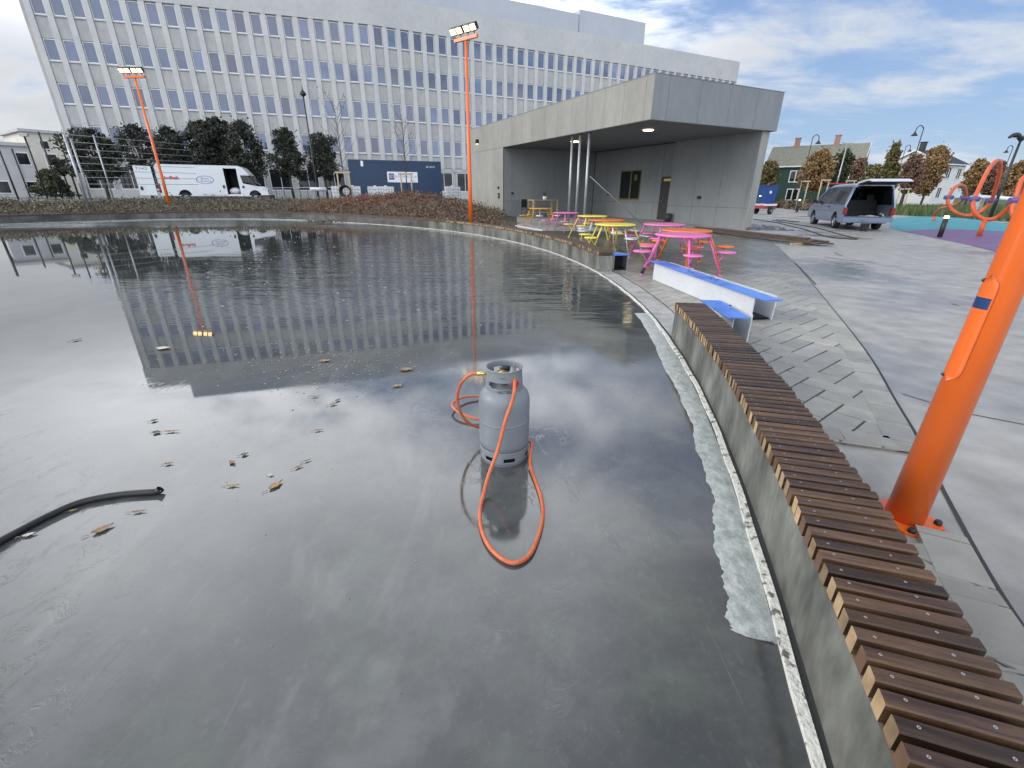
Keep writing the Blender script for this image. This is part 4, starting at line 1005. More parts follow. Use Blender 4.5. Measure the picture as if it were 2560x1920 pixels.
# ------------------------------------------------------------------ round picnic tables
SILVER = 'foil'
def picnic(cx, cy, col, ph, label, wrapped=(), legwrap=(), boot=None):
    t = thing('picnic_table', label, 'picnic table', (cx, cy, gz(cx, cy)+(PT if inside(cx, cy) else 0)), 0, 'round picnic tables on the terrace')
    m_ = MB(); m_.lathe([(0, .752), (.40, .752), (.425, .7515), (.43, .749), (.44, .749), (.445, .7515), (.515, .752), (.528, .744), (.532, .732), (.528, .720), (.515, .714), (0, .714)], 56); m_.build('table_top', col, t)
    for k in range(5):
        a = rad(ph+72*k); R_ = Vector((cos(a), sin(a), 0)); Tn = Vector((-sin(a), cos(a), 0)); wr = k in wrapped
        for_ = 'foil' if k in legwrap else col
        m_ = MB(); m_.tube([R_*.475+Vector((0, 0, .713)), R_*.60+Vector((0, 0, .46)), R_*.80+Vector((0, 0, .012))], .0205, 10); m_.lathe([(0, .012), (.045, .012), (.045, .0), (0, 0)], 12, (R_*.80)); 
        lo = m_.build('leg', for_, t)
        if wr: lo['label'] = 'leg of the foil wrapped seat'
        m_ = MB(); c = R_*.845
        if wr:
            prof = [(0, .482), (.10, .484), (.15, .480), (.175, .468), (.186, .445), (.176, .420), (.14, .408), (0, .405)]
            m_.lathe([(r*(1+.0), z) for r, z in prof], 28, c)
            m_.v = [(x+rnd.uniform(-.006, .006), y+rnd.uniform(-.006, .006), z+rnd.uniform(-.006, .006)) for x, y, z in m_.v]
        else: m_.lathe([(0, .458), (.125, .458), (.135, .4565), (.139, .4545), (.144, .4545), (.148, .457), (.164, .458), (.173, .450), (.175, .440), (.170, .430), (.16, .426), (0, .426)], 32, c)
        so_ = m_.build('seat', 'foil' if wr else col, t)
        if wr: so_['label'] = 'seat wrapped in silver foil'
        m_ = MB(); m_.tube([R_*.62+Vector((0, 0, .425)), R_*.83+Vector((0, 0, .420))], .017, 8); m_.tube([R_*.705+Vector((0, 0, .235)), R_*.845+Vector((0, 0, .424))], .014, 8); m_.build('bracket', for_, t)
        if boot == k: m_ = MB(); m_.tube([R_*.75+Vector((0, 0, .125)), R_*.795+Vector((0, 0, .015))], [.032, .036], 10); m_.build('rubber_boot', 'black_rubber', t)
    return t
picnic(3.34, 9.28, 'pink', -22, 'pink picnic table nearest the long white trough, with a rubber boot on one leg', boot=3)
picnic(3.83, 10.43, 'orange_table', -31, 'bright orange picnic table directly behind the nearest pink one')
picnic(3.98, 12.53, 'pink', -44, 'pink picnic table between the orange one and the pavilion wall')
picnic(2.66, 12.39, 'yellow', -72, 'yellow picnic table with silver wrapped seats nearest the end of the far bench', wrapped=(0, 1), legwrap=(0,))
picnic(2.82, 14.41, 'orange_table', -80, 'orange red picnic table with silver wrapped seats behind the nearest yellow one', wrapped=(0, 1, 3, 4), legwrap=(4, 0, 3))
picnic(2.82, 17.05, 'yellow', -52, 'yellow picnic table second in the yellow row, unwrapped')
picnic(2.14, 19.55, 'pink', -26, 'pink picnic table farthest from the camera, in front of the steel posts')
picnic(1.26, 22.36, 'amber', -23, 'amber yellow picnic table farthest away, beside the pavilion corner', wrapped=(4, 0), legwrap=(4,))

# ------------------------------------------------------------------ white troughs with blue lids
def trough(name, label, P, lid, h, z0, handles, mats=('white_panel', 'dark_inside'), ends=None):
    """P: two ends of the near face and width vector, lid: 4 corners"""
    a, b, wv = Vector(P[0]), Vector(P[1]), Vector(P[2]); t = thing(name, label, 'trough', ((a.x+b.x)/2, (a.y+b.y)/2, z0), 0, 'blue lidded troughs')
    d = (b-a).normalized(); nrm = Vector((-d.y, d.x, 0))
    if nrm.dot(wv) < 0: nrm = -nrm
    m_ = MB()
    for o_, s_ in ((Vector((0, 0, 0)), 1), (wv, -1)):
        q = [a+o_, b+o_, b+o_+nrm*.012*s_, a+o_+nrm*.012*s_]
        m_.add([Vector((p.x, p.y, z)) for z in (z0+.004, z0+h) for p in q], [(3, 2, 1, 0), (4, 5, 6, 7), (0, 1, 5, 4), (1, 2, 6, 5), (2, 3, 7, 6), (3, 0, 4, 7)])
    n = int((b-a).length/.16)
    for i in range(n):
        for zz in (h-.03, .03):
            c = a+d*(.08+i*.16)-nrm*.002; m_.ball((c.x, c.y, z0+zz), .005, 6)
    m_.build('side_panel', mats[0], t, True)
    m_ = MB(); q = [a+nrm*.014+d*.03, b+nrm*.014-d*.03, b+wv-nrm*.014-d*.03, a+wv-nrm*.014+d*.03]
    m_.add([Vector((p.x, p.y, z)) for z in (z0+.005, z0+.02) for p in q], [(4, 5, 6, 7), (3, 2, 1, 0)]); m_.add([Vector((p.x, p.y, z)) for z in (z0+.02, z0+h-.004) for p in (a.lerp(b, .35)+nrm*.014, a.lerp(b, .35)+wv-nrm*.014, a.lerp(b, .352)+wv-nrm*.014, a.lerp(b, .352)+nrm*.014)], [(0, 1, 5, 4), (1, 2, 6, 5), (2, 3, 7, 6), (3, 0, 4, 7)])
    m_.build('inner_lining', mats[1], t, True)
    m_ = MB(); m_.prism([(p[0], p[1]) for p in lid], .010, None, 0, z0+h+.002); lo = m_.build('lid', 'blue_sheet', t, True)
    for u in handles:
        c = Vector((*lid[0], 0)).lerp(Vector((*lid[3], 0)), u)+ (Vector((*lid[1], 0))-Vector((*lid[0], 0)))*.42; zt = z0+h+.012
        m_ = MB(); e = d*.065; m_.tube([c-e+Vector((0, 0, zt)), c-e+Vector((0, 0, zt+.05)), c-e*.9+Vector((0, 0, zt+.058)), c+e*.9+Vector((0, 0, zt+.058)), c+e+Vector((0, 0, zt+.05)), c+e+Vector((0, 0, zt))], .009, 8)
        m_.build('handle', 'steel', lo, True)
    return t
def lidz(pix, z): return [tuple(gp(*p, z))[:2] for p in pix]
z7 = lambda x, y: (1540+.19892*x, 520+.19892*y)
LZ = .318+PT
trough('long_trough', 'long white panelled trough with a blue lid and two handles behind the bench', ((2.62, 8.50, 0), (3.02, 5.56, 0), (.30, .042, 0)), lidz([z7(415, 665), z7(600, 665), z7(2100, 1162), z7(1872, 1165)], LZ), .31, PT, (.40, .60))
trough('short_trough', 'short trough with a blue lid tucked behind the end of the near bench', ((2.33, 5.36, 0), (2.33, 4.62, 0), (.20, .0, 0)), lidz([z7(1055, 1158), z7(1315, 1165), z7(1690, 1385), z7(1400, 1380)], LZ), .31, PT, ())
e0 = rp(6.9, .335); trough('small_trough', 'small dark open ended trough with a blue lid at the end of the far bench', ((e0.x, e0.y+.45, 0), (e0.x+.02, e0.y-.02, 0), (.30, .06, 0)), [(e0.x-.01, e0.y-.06), (e0.x+.36, e0.y+.0), (e0.x+.22, e0.y+.44), (e0.x-.02, e0.y+.50)], .30, PT, (), ('galv', 'dark_inside'))
# white batten lying on the far bench
a, b = gp(1289, 564, .42), gp(1355, 576, .42); mb = MB(); mb.beam(a, b, .035, .025); tag(mb.build('white_batten', 'white_paint'), 'white batten lying on the slats of the far bench', 'batten')
def top_over(b, px, py):
    d = _ray(px, py); t_ = (b.x*d.x+b.y*d.y)/(d.x*d.x+d.y*d.y); return HC+d.z*t_
# ------------------------------------------------------------------ vehicles
def wheel(par, x, y, r, w, out, name='wheel'):
    """y is the outer face, out = +1/-1"""
    yc = y-out*w/2; Mx = Matrix.Translation((x, yc, r)) @ Matrix.Rotation(pi/2, 4, 'X')
    m_ = MB(); m_.lathe([(r*.60, -w/2), (r*.93, -w/2), (r, -w*.36), (r, w*.36), (r*.93, w/2), (r*.60, w/2)], 28, (0, 0, 0), 0, True, Mx); wo = m_.build(name, 'tyre', par)
    m_ = MB(); o_ = -out*w*.40
    m_.lathe([(r*.61, -out*w*.48), (r*.64, -out*w*.5), (r*.57, -out*w*.42), (r*.55, -out*w*.2)], 28, (0, 0, 0), 0, True, Mx)
    for k in range(5):
        a = 2*pi*k/5; m_.beam(Mx @ Vector((0, 0, o_)), Mx @ Vector((r*.58*cos(a), r*.58*sin(a), o_)), r*.22, .02)
    m_.lathe([(0, o_-.012*out), (r*.16, o_-.012*out), (r*.18, o_)], 14, (0, 0, 0), 0, True, Mx)
    m_.build('rim', 'rim', wo)
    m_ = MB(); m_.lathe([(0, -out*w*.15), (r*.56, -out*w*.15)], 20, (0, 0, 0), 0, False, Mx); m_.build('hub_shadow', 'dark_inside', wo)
    return wo
def arch(cx, r, zc, n=12):
    return [(cx+r*cos(pi*k/n), zc+r*sin(pi*k/n)) for k in range(n+1)]
def side_poly(front_to_rear, wheels, zsill, rw):
    """closed outline in (x, z), lower edge with wheel arches; outline given over the top from rear-bottom to front-bottom"""
    p = list(front_to_rear)
    for wx in sorted(wheels, reverse=True): p += arch(wx, rw, zsill)   # runs from +x to -x
    return p
XZ = lambda y: Matrix(((1, 0, 0, 0), (0, 0, 1, y), (0, 1, 0, 0), (0, 0, 0, 1)))   # (x, z) outline extruded along +y from y
# --- silver blue people carrier, tailgate up. local: x forward, rear bumper at x=0
hd = rad(75); RL = Vector((15.2, 22.4))
fw = Vector((cos(hd), sin(hd))); lf = Vector((-sin(hd), cos(hd)))
org = RL - fw*.98 - lf*(.80)*1.0   # rear left wheel contact at (.98, +.80)
vw = thing('parked_van', 'silver blue people carrier parked on the plaza with its tailgate raised', 'van', (org.x, org.y, gz(org.x, org.y)), hd)
WB = (.98, 3.90); HWD = .96
low = [(.02, .42), (.0, .75), (.03, 1.06), (4.05, 1.06), (4.45, .98), (4.70, .86), (4.78, .62), (4.76, .38)]
body = MB()
for s_ in (1, -1):
    poly = side_poly(low, WB, .40, .36); Mx = XZ(HWD-.05 if s_ > 0 else -HWD)
    body.prism(poly, .05, Mx)
body.prism([(.25, .30), (4.5, .30), (4.5, .46), (.25, .46)], 2*HWD-.11, XZ(-HWD+.055))   # floor
# bonnet and nose
body.prism([(3.75, 1.02), (4.05, 1.075), (4.45, .985), (4.70, .865), (4.78, .62), (4.76, .38), (4.6, .38), (4.6, .6)], 2*HWD-.104, XZ(-HWD+.052))
# roof with crowned edges
rp_ = []
for x0, x1 in ((.16, 3.10),):
    sec = [(-.74, 1.80), (-.72, 1.87), (-.62, 1.925), (-.3, 1.95), (.3, 1.95), (.62, 1.925), (.72, 1.87), (.74, 1.80), (.68, 1.80), (.60, 1.86), (-.60, 1.86), (-.68, 1.80)]
    n = len(sec); stx = [(.12, -.015), (.3, .0), (1.2, .015), (2.4, .0), (2.95, -.03), (3.2, -.09)]
    body.add([(x, y, z+dz) for x, dz in stx for y, z in sec], [(i*n+k, i*n+(k+1) % n, (i+1)*n+(k+1) % n, (i+1)*n+k) for i in range(len(stx)-1) for k in range(n)]+[tuple(range(n))[::-1], tuple(range((len(stx)-1)*n, len(stx)*n))], 0, False)
# pillars, leaning in
def pil(x0, x1, xt0, xt1, s_):
    y0, y1 = s_*HWD, s_*.735; q = [(x0, y0-s_*.004, 1.055), (x1, y0-s_*.004, 1.055), (xt1, y1, 1.83), (xt0, y1, 1.83)]
    q2 = [(x, y-s_*.05, z) for x, y, z in q]
    body.add(q+q2, [(0, 1, 2, 3), (7, 6, 5, 4), (0, 4, 5, 1), (1, 5, 6, 2), (2, 6, 7, 3), (3, 7, 4, 0)])
for s_ in (1, -1):
    pil(.03, .22, .14, .30, s_);  pil(3.95, 4.08, 3.12, 3.24, s_)
body.prism([(.02, .40), (.30, .40), (.30, .44), (.02, .52)], 2*HWD-.104, XZ(-HWD+.052))
bo = body.build('body', 'car_silverblue', vw)
gl = MB()
for s_ in (1, -1):
    y0, y1 = s_*(HWD-.03), s_*.715
    for (a, b, at_, bt_) in ((.21, 1.63, .29, 1.67), (1.71, 2.73, 1.75, 2.67), (2.83, 3.96, 2.77, 3.13)):
        gl.add([(a, y0, 1.06), (b, y0, 1.06), (bt_, y1, 1.82), (at_, y1, 1.82)], [(0, 1, 2, 3)])
gl.add([(4.03, -.86, 1.07), (4.03, .86, 1.07), (3.17, .70, 1.84), (3.17, -.70, 1.84)], [(0, 1, 2, 3)])
gl.build('window', 'glass_dark', vw)
tr = MB(); tr.b2((.35, HWD+.001, .80), (4.6, HWD+.014, .845)); tr.b2((.35, -HWD-.014, .80), (4.6, -HWD-.001, .845)); tr.build('trim_strip', 'steel', vw)
bm_ = MB(); bm_.prism([(-.13, .36), (-.16, .55), (.0, .60), (.03, .36)], 2*HWD, XZ(-HWD)); bm_.b2((0, HWD-.02, .36), (.55, HWD+.018, .575)); bm_.b2((0, -HWD-.018, .36), (.55, -HWD+.02, .575)); bm_.build('bumper', 'car_silverblue', vw)
for s_ in (1, -1):
    tl = MB(); tl.b2((-.015, s_*HWD-.02*s_-.02, .62), (.16, s_*HWD+.012*s_, 1.0)) if False else tl.box((.06, s_*(HWD-.055), .80), (.16, .13, .30)); tl.build('tail_light', 'tail_red', vw)
bp2 = MB()
for s_ in (1, -1):
    for x0, x1, a0, a1 in ((1.62, 1.72, 1.66, 1.76), (2.72, 2.84, 2.66, 2.78)):
        y0, y1 = s_*(HWD-.028), s_*.717; q = [(x0, y0, 1.06), (x1, y0, 1.06), (a1, y1, 1.82), (a0, y1, 1.82)]; bp2.add(q+[(x, y-s_*.03, z) for x, y, z in q], [(0, 1, 2, 3), (7, 6, 5, 4), (0, 4, 5, 1), (2, 6, 7, 3)])
bp2.build('pillar', 'car_black', vw)
dh = MB(); dh.b2((2.95, HWD+.001, 1.0), (3.0, HWD+.03, 1.12)); dh.b2((1.85, HWD+.001, .93), (2.0, HWD+.025, .97)); dh.build('door_handle', 'black_paint', vw)
mi_ = MB(); mi_.box((3.78, HWD+.12, 1.16), (.10, .22, .17)); mi_.build('mirror', 'car_black', vw)
for x in WB:
    for s_ in (1, -1): wheel(vw, x, s_*(HWD-.03), .325, .205, s_)
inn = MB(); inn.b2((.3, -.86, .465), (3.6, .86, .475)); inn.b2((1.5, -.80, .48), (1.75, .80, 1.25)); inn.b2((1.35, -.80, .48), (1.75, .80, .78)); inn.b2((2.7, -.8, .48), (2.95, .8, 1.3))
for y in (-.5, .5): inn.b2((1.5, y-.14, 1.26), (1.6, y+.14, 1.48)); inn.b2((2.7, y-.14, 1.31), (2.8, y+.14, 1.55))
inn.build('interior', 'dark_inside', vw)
tg = MB()   # tailgate: hinged at the roof, swung up to just above level
a_ = rad(6); L_ = 1.45
prof = [(0, 0), (.10, .055), (.6, .075), (1.15, .05), (1.45, -.06), (1.44, -.09), (1.1, -.01), (.1, -.02)]
Mx = Matrix.Translation((.14, -.72, 1.92)) @ Matrix(((-cos(a_), sin(a_), 0, 0), (0, 0, 1, 0), (sin(a_), cos(a_), 0, 0), (0, 0, 0, 1)))
tg.prism(prof, 1.44, Mx); to_ = tg.build('tailgate', 'van_white', vw)  # white instead of the body colour, standing in for reflected sky
tgw = MB(); tgw.prism([(.35, .078), (.62, .084), (.95, .073), (.95, .067), (.62, .078), (.35, .072)], .62, Mx @ Matrix.Translation((0, 0, .45))); tgw.build('tailgate_window', 'glass_dark', to_)
tgi = MB(); tgi.prism([(.06, -.03), (1.1, -.02), (1.42, -.095), (1.40, -.11), (1.1, -.04), (.06, -.05)], 1.36, Mx @ Matrix.Translation((0, 0, .04))); tgi.build('inner_trim', 'plastic_dark', to_)
gs = MB()
for y in (.66, -.66): gs.tube([(.16, y, 1.55), (-.5, y*1.02, 1.93)], .012, 6)
gs.build('gas_strut', 'black_paint', to_)
def inw(x, y, z): return Vector((org.x, org.y, 0))+Vector((fw.x*x+lf.x*y, fw.y*x+lf.y*y, z+gz(org.x, org.y)))
mb = MB()
for (x, y, z, s_) in ((.42, -.25, .55, .22), (.45, .05, .53, .20), (.55, -.5, .54, .18)): mb.ball(inw(x, y, z), s_, 12, 0, (1, 1.25, .42))
o = mb.build('sack', 'ibc_white'); tag(o, 'pale crumpled sacks lying in the open rear of the silver blue van', 'sacks')
mb = MB(); b_ = inw(-.32, .12, 0); mb.lathe([(0, .004), (.15, .004), (.17, .30), (.178, .30), (.178, .33), (.165, .33), (.142, .03), (0, .03)], 22, (0, 0, 0)); o = mb.build('bucket', 'tarp'); o.location = b_; tag(o, 'grey bucket standing behind the open tailgate of the silver blue van', 'bucket')

# --- white delivery van seen side on
fdir = segs[0][1]; vang = math.atan2(fdir.y, fdir.x)
V0 = Vector((-25.75, 35.5)); vz = .62
wv = thing('delivery_van', 'long white delivery van with its rear and side doors open beyond the rink', 'van', (V0.x, V0.y, vz), vang)
# local: x forward from the rear face, y to the left (away from the camera); visible side is y = 0
W_, H_ = 2.0, 2.62
body = MB()
outl = [(.0, .48), (.0, 2.45), (.06, 2.56), (.2, H_), (5.35, H_-.02), (5.62, 2.48), (6.02, 1.98), (5.30, 1.98)]
bs = [(.0, .52), (.0, 2.45), (.06, 2.56), (.2, H_), (4.32, H_-.01), (4.32, .52)] + arch(1.55, .43, .52)
body.prism(bs, .05, XZ(0))
body.prism([(5.22, .52), (5.22, H_-.01), (5.38, H_-.02), (5.66, 2.46), (6.05, 1.97), (5.40, 1.96), (5.50, 1.40), (6.35, 1.24), (6.98, 1.16), (7.10, .95), (7.12, .52)] + arch(6.2, .43, .52)[0:] + [(5.7, .52)], .05, XZ(0))
body.prism([(4.32, 2.42), (5.22, 2.42), (5.22, H_-.012), (4.32, H_-.011)], .05, XZ(0)); body.prism([(4.32, .52), (5.22, .52), (5.22, .66), (4.32, .66)], .05, XZ(0))
body.prism([(.0, .48), (.0, 2.45), (.06, 2.56), (.2, H_), (5.35, H_-.02), (5.62, 2.48), (6.02, 1.98), (6.35, 1.24), (6.98, 1.16), (7.10, .95), (7.12, .50)], .05, XZ(W_-.05))
body.prism([(.2, H_-.04), (.2, H_+.002), (5.35, H_-.018), (5.62, 2.482), (6.02, 1.982), (5.95, 1.95), (5.55, 2.42), (5.3, H_-.06)], W_-.1, XZ(.05))
body.prism([(6.33, 1.20), (6.98, 1.162), (7.10, .95), (7.14, .50), (6.9, .50), (6.9, 1.0)], W_-.1, XZ(.05))
body.prism([(.0, .50), (6.9, .50), (6.9, .58), (.0, .58)], W_-.1, XZ(.05))
body.build('body', 'van_white', wv)
ins = MB(); ins.b2((.1, W_-.12, .6), (5.2, W_-.06, 2.5)); ins.b2((5.2, .06, .6), (5.24, W_-.06, 2.5)); ins.b2((4.28, .8, .6), (4.31, W_-.06, 2.5)); ins.b2((4.33, .06, .585), (5.2, W_-.1, .60)); ins.build('interior', 'dark_inside', wv)
sd_ = MB(); sd_.prism([(2.62, .62), (2.62, 2.40), (4.36, 2.38), (4.36, .62)], .045, XZ(-.05)); so_ = sd_.build('sliding_door', 'van_white', wv)
h_ = MB(); h_.b2((4.12, -.075, 1.05), (4.26, -.051, 1.28)); h_.build('handle', 'black_paint', so_)
wn = MB(); wn.prism([(5.44, 1.93), (5.98, 1.93), (6.34, 1.36), (5.55, 1.50), (5.46, 1.62)], .01, XZ(-.004)); wn.add([(6.06, .06, 1.95), (6.06, W_-.06, 1.95), (6.40, W_-.06, 1.24), (6.40, .06, 1.24)], [(0, 1, 2, 3)]); wn.build('window', 'glass_dark', wv)
hh = MB(); hh.b2((5.42, -.03, 1.08), (5.56, -.003, 1.25)); hh.build('door_handle', 'black_paint', wv)
mr_ = MB(); mr_.box((6.30, -.16, 1.52), (.12, .26, .36)); mr_.build('mirror', 'black_paint', wv)
sk_ = MB(); sk_.b2((.1, -.006, .30), (6.9, .03, .50)); sk_.b2((6.55, -.02, .32), (7.24, W_, .60)); sk_.build('sill', 'plastic_dark', wv)
hl = MB(); hl.b2((6.78, -.012, .92), (7.13, .2, 1.10)); hl.build('headlight', 'steel', wv)
wheel(wv, 1.55, -.0, .36, .24, -1); wheel(wv, 6.2, -.0, .36, .24, -1); wheel(wv, 1.55, W_, .36, .24, 1); wheel(wv, 6.2, W_, .36, .24, 1)
tl = MB(); tl.b2((-.03, -.012, .72), (.10, .06, 1.35)); tl.build('tail_light', 'tail_red', wv)
rd = MB(); rd.prism([(-1.22, .55), (-1.22, 2.45), (-1.16, 2.52), (-.16, 2.47), (-.16, .55)], .05, XZ(-.16)); ro = rd.build('rear_door', 'van_white', wv)
text_mesh('T.NO', .21, Matrix(((1, 0, 0, -.72), (0, 0, -1, -.163), (0, 1, 0, 2.30), (0, 0, 0, 1))), 'ink', 'lettering', ro, .72)
h_ = MB(); h_.b2((-1.10, -.19, .90), (-.94, -.162, 1.14)); h_.build('handle', 'black_paint', ro)
h_ = MB()
for z in (.8, 1.6, 2.2): h_.b2((-.17, -.14, z), (.02, -.02, z+.06))
h_.build('hinge', 'black_paint', ro)
dc = MB(); dc.add([(.30, -.004, 1.56), (1.05, -.004, 1.56), (1.62, -.004, 1.68), (1.05, -.004, 1.92), (.30, -.004, 1.92)], [(0, 1, 2, 3, 4)]); do_ = dc.build('decal', 'sign_white', wv)
text_mesh('Lindbak', .32, Matrix(((1, 0, 0, .84), (0, 0, -1, -.008), (0, 1, 0, 1.73), (0, 0, 0, 1))), 'logo_red', 'lettering', do_, 1.12, None, .012)
dc = MB(); n = 36; ring_ = [(3.05+.58*cos(2*pi*k/n), -.055, 1.62+.28*sin(2*pi*k/n)) for k in range(n)]; in_ = [(3.05+.53*cos(2*pi*k/n), -.0551, 1.62+.245*sin(2*pi*k/n)) for k in range(n)]
dc.add(ring_+in_, [(k, (k+1) % n, n+(k+1) % n, n+k) for k in range(n)]); od_ = dc.build('oval_decal', 'logo_blue', wv)
text_mesh('Best', .2, Matrix(((1, 0, 0, 3.05), (0, 0, -1, -.056), (0, 1, 0, 1.71), (0, 0, 0, 1))), 'logo_blue', 'lettering', od_, .5)
text_mesh('Brands', .2, Matrix(((1, 0, 0, 3.12), (0, 0, -1, -.056), (0, 1, 0, 1.53), (0, 0, 0, 1))), 'logo_blue', 'lettering', od_, .72)
q = V0+fdir*4.78; nl = Vector((-fdir.y, fdir.x)); q = q+nl*.55
mb = MB(); mb.ball((0, 0, .25), .42, 14, 0, (1, .8, .62)); o = mb.build('white_bundle', 'ibc_white'); o.location = (q.x, q.y, vz+.61); tag(o, 'white wrapped bundle standing in the side doorway of the delivery van', 'bundle')

# --- dark parked car at the far left
def car(name, label, loc, rz, colr):
    t = thing(name, label, 'car', loc, rz)
    b = MB(); pl = [(.0, .35), (.02, .80), (.12, .95), (3.3, .93), (4.1, .80), (4.25, .60), (4.25, .32)]
    for s_ in (0, 1): b.prism(side_poly(pl, (.8, 3.4), .33, .34), .06, XZ(-.85+1.64*s_))
    b.prism([(.02, .35), (.02, .80), (.12, .95), (3.3, .93), (4.1, .80), (4.25, .60), (4.25, .35)], 1.58, XZ(-.79))
    b.prism([(.45, 1.36), (.8, 1.44), (1.8, 1.45), (2.3, 1.38), (2.2, 1.34), (1.8, 1.40), (.8, 1.39)], 1.3, XZ(-.65)); b.build('body', colr, t)
    g = MB(); sec = [(.12, .78, .94), (.5, .64, 1.38), (2.25, .64, 1.37), (3.1, .78, .93)]
    g.add([(x, -y, z) for x, y, z in sec]+[(x, y, z) for x, y, z in sec], [(0, 1, 2, 3), (7, 6, 5, 4), (0, 4, 5, 1), (2, 6, 7, 3)]); g.build('window', 'glass_dark', t)
    for x in (.8, 3.4):
        for s_ in (1, -1): wheel(t, x, s_*.85, .31, .2, s_)
    return t
c = at(92, 499, 56); car('parked_car', 'dark parked car beyond the rink at the far left, in front of the cream building', (c.x, c.y, c.z), vang-.1, 'car_black')

# ------------------------------------------------------------------ site cabin, tanks and small things beyond the rink
cang = rad(17.4); C0 = Vector((-13.25, 39.9))
cb_ = thing('site_cabin', 'dark blue site cabin with a white name board behind the brown shrubs', 'cabin', (C0.x, C0.y, .95), cang)
CL, CH, CD = 7.42, 2.92, 2.5
b = MB(); b.b2((0, 0, 0), (CL, CD, CH))
for i in range(int(CL/.28)): b.b2((.15+i*.28, -.018, .16), (.15+i*.28+.14, 0.0, CH-.16))
b.build('body', 'navy', cb_)
b = MB(); b.b2((-.02, -.03, 0), (CL+.02, -.019, .14)); b.b2((-.02, -.03, CH-.14), (CL+.02, -.019, CH+.02)); b.b2((-.02, -.03, .14), (.12, -.019, CH-.14)); b.b2((CL-.12, -.03, .14), (CL+.02, -.019, CH-.14)); b.build('corner_frame', 'navy', cb_)
b = MB(); b.b2((2.95, -.06, 1.30), (5.42, -.032, 2.10)); sg = b.build('name_board', 'sign_white', cb_)
FM = lambda x, z, y: Matrix(((1, 0, 0, x), (0, 0, -1, y), (0, 1, 0, z), (0, 0, 0, 1)))
b = MB(); b.b2((3.08, -.066, 1.50), (3.50, -.061, 1.96)); b.build('logo_square', 'sign_navy', sg)
text_mesh('ID', .36, FM(3.29, 1.73, -.069), 'sign_white', 'logo', sg, .32)
text_mesh('BROR DENSTAD ER', .26, FM(4.46, 1.73, -.064), 'sign_grey', 'lettering', sg, 1.78)
text_mesh('ENTREPRENOR', .09, FM(5.05, 1.40, -.064), 'sign_grey', 'lettering', sg, .6)
text_mesh('BEC 190147 8', .19, FM(6.55, 2.50, -.034), 'sign_white', 'number', cb_, .72)
b = MB(); b.b2((.95, -.05, 2.45), (1.15, -.032, 2.85)); b.build('notice', 'sign_white', cb_)
def ibc(px, py, Y, label, n=1):
    p = at(px, py, Y); t = thing('water_tank', label, 'tank', (p.x, p.y, p.z-1.16), cang, 'caged white tanks')
    m_ = MB(); W2 = .5
    for z0, z1, e in ((.16, .20, .04), (.20, 1.04, 0), (1.04, 1.10, .05)):
        m_.b2((-W2*1.15+e, -W2+e, z0), (W2*1.15-e, W2-e, z1))
    m_.lathe([(0, 1.16), (.10, 1.16), (.10, 1.10)], 14, (0, 0, 0)); m_.build('tank', 'ibc_white', t)
    m_ = MB()
    for x in [-.575+.1917*i for i in range(7)]: m_.tube([(x, -.525, .14), (x, -.525, 1.08)], .011, 5)
    for y in (-.525, .525):
        for z in (.16, .40, .64, .88, 1.08): m_.tube([(-.60, y, z), (.60, y, z)], .011, 5)
    for x in (-.6, .6):
        for z in (.16, .40, .64, .88, 1.08): m_.tube([(x, -.525, z), (x, .525, z)], .011, 5)
    m_.build('cage', 'galv', t); m_ = MB(); m_.b2((-.6, -.5, 0), (.6, .5, .12)); m_.build('pallet', 'timber_pale', t)
    return t
ibc(848, 463, 37.2, 'left white caged tank of the pair at the left end of the blue cabin'); ibc(880, 463, 37.2, 'right white caged tank of the pair at the left end of the blue cabin')
ibc(937, 464, 38.2, 'left white caged tank of the pair in front of the blue cabin'); ibc(964, 464, 38.2, 'right white caged tank of the pair in front of the blue cabin')
ibc(1130, 464, 40.5, 'white caged tank between the blue cabin and the pavilion')
p = at(862, 474, 36.0); mb = MB()
for k in range(5): mb.tube([(p.x+(.42-.03*k)*cos(a*pi/12), p.y+.06*k, p.z-.12+(.42-.03*k)*sin(a*pi/12)) for a in range(25)], .045, 7, cap=False)
tag(mb.build('pipe_coil', 'black_rubber'), 'black coil of pipe between two white tanks by the blue cabin', 'pipe coil')
p = at(796, 473, 42); mb = MB(); mb.tube([(p.x-.62, p.y-.2, p.z), (p.x-.6, p.y-.2, p.z), (p.x+.6, p.y+.2, p.z), (p.x+.62, p.y+.2, p.z)], [.05, .15, .15, .05], 12); tag(mb.build('pipe_roll', 'ibc_white'), 'small pale roll lying by the railing left of the tanks', 'roll')
# railing behind
a, b = at(565, 471, 43.2), at(845, 468, 45.5); t = thing('railing', 'dark metal railing between the delivery van and the tanks', 'railing', (a.x, a.y, .8)); m_ = MB(); m_.beam(a, b, .05, .06); m_.build('top_rail', 'galv', t, True)
for i in range(15): q = a.lerp(b, i/14); m_ = MB(); m_.beam((q.x, q.y, .75), (q.x, q.y, q.z-.03), .04, .04); m_.build('post', 'dark_pole', t, True)

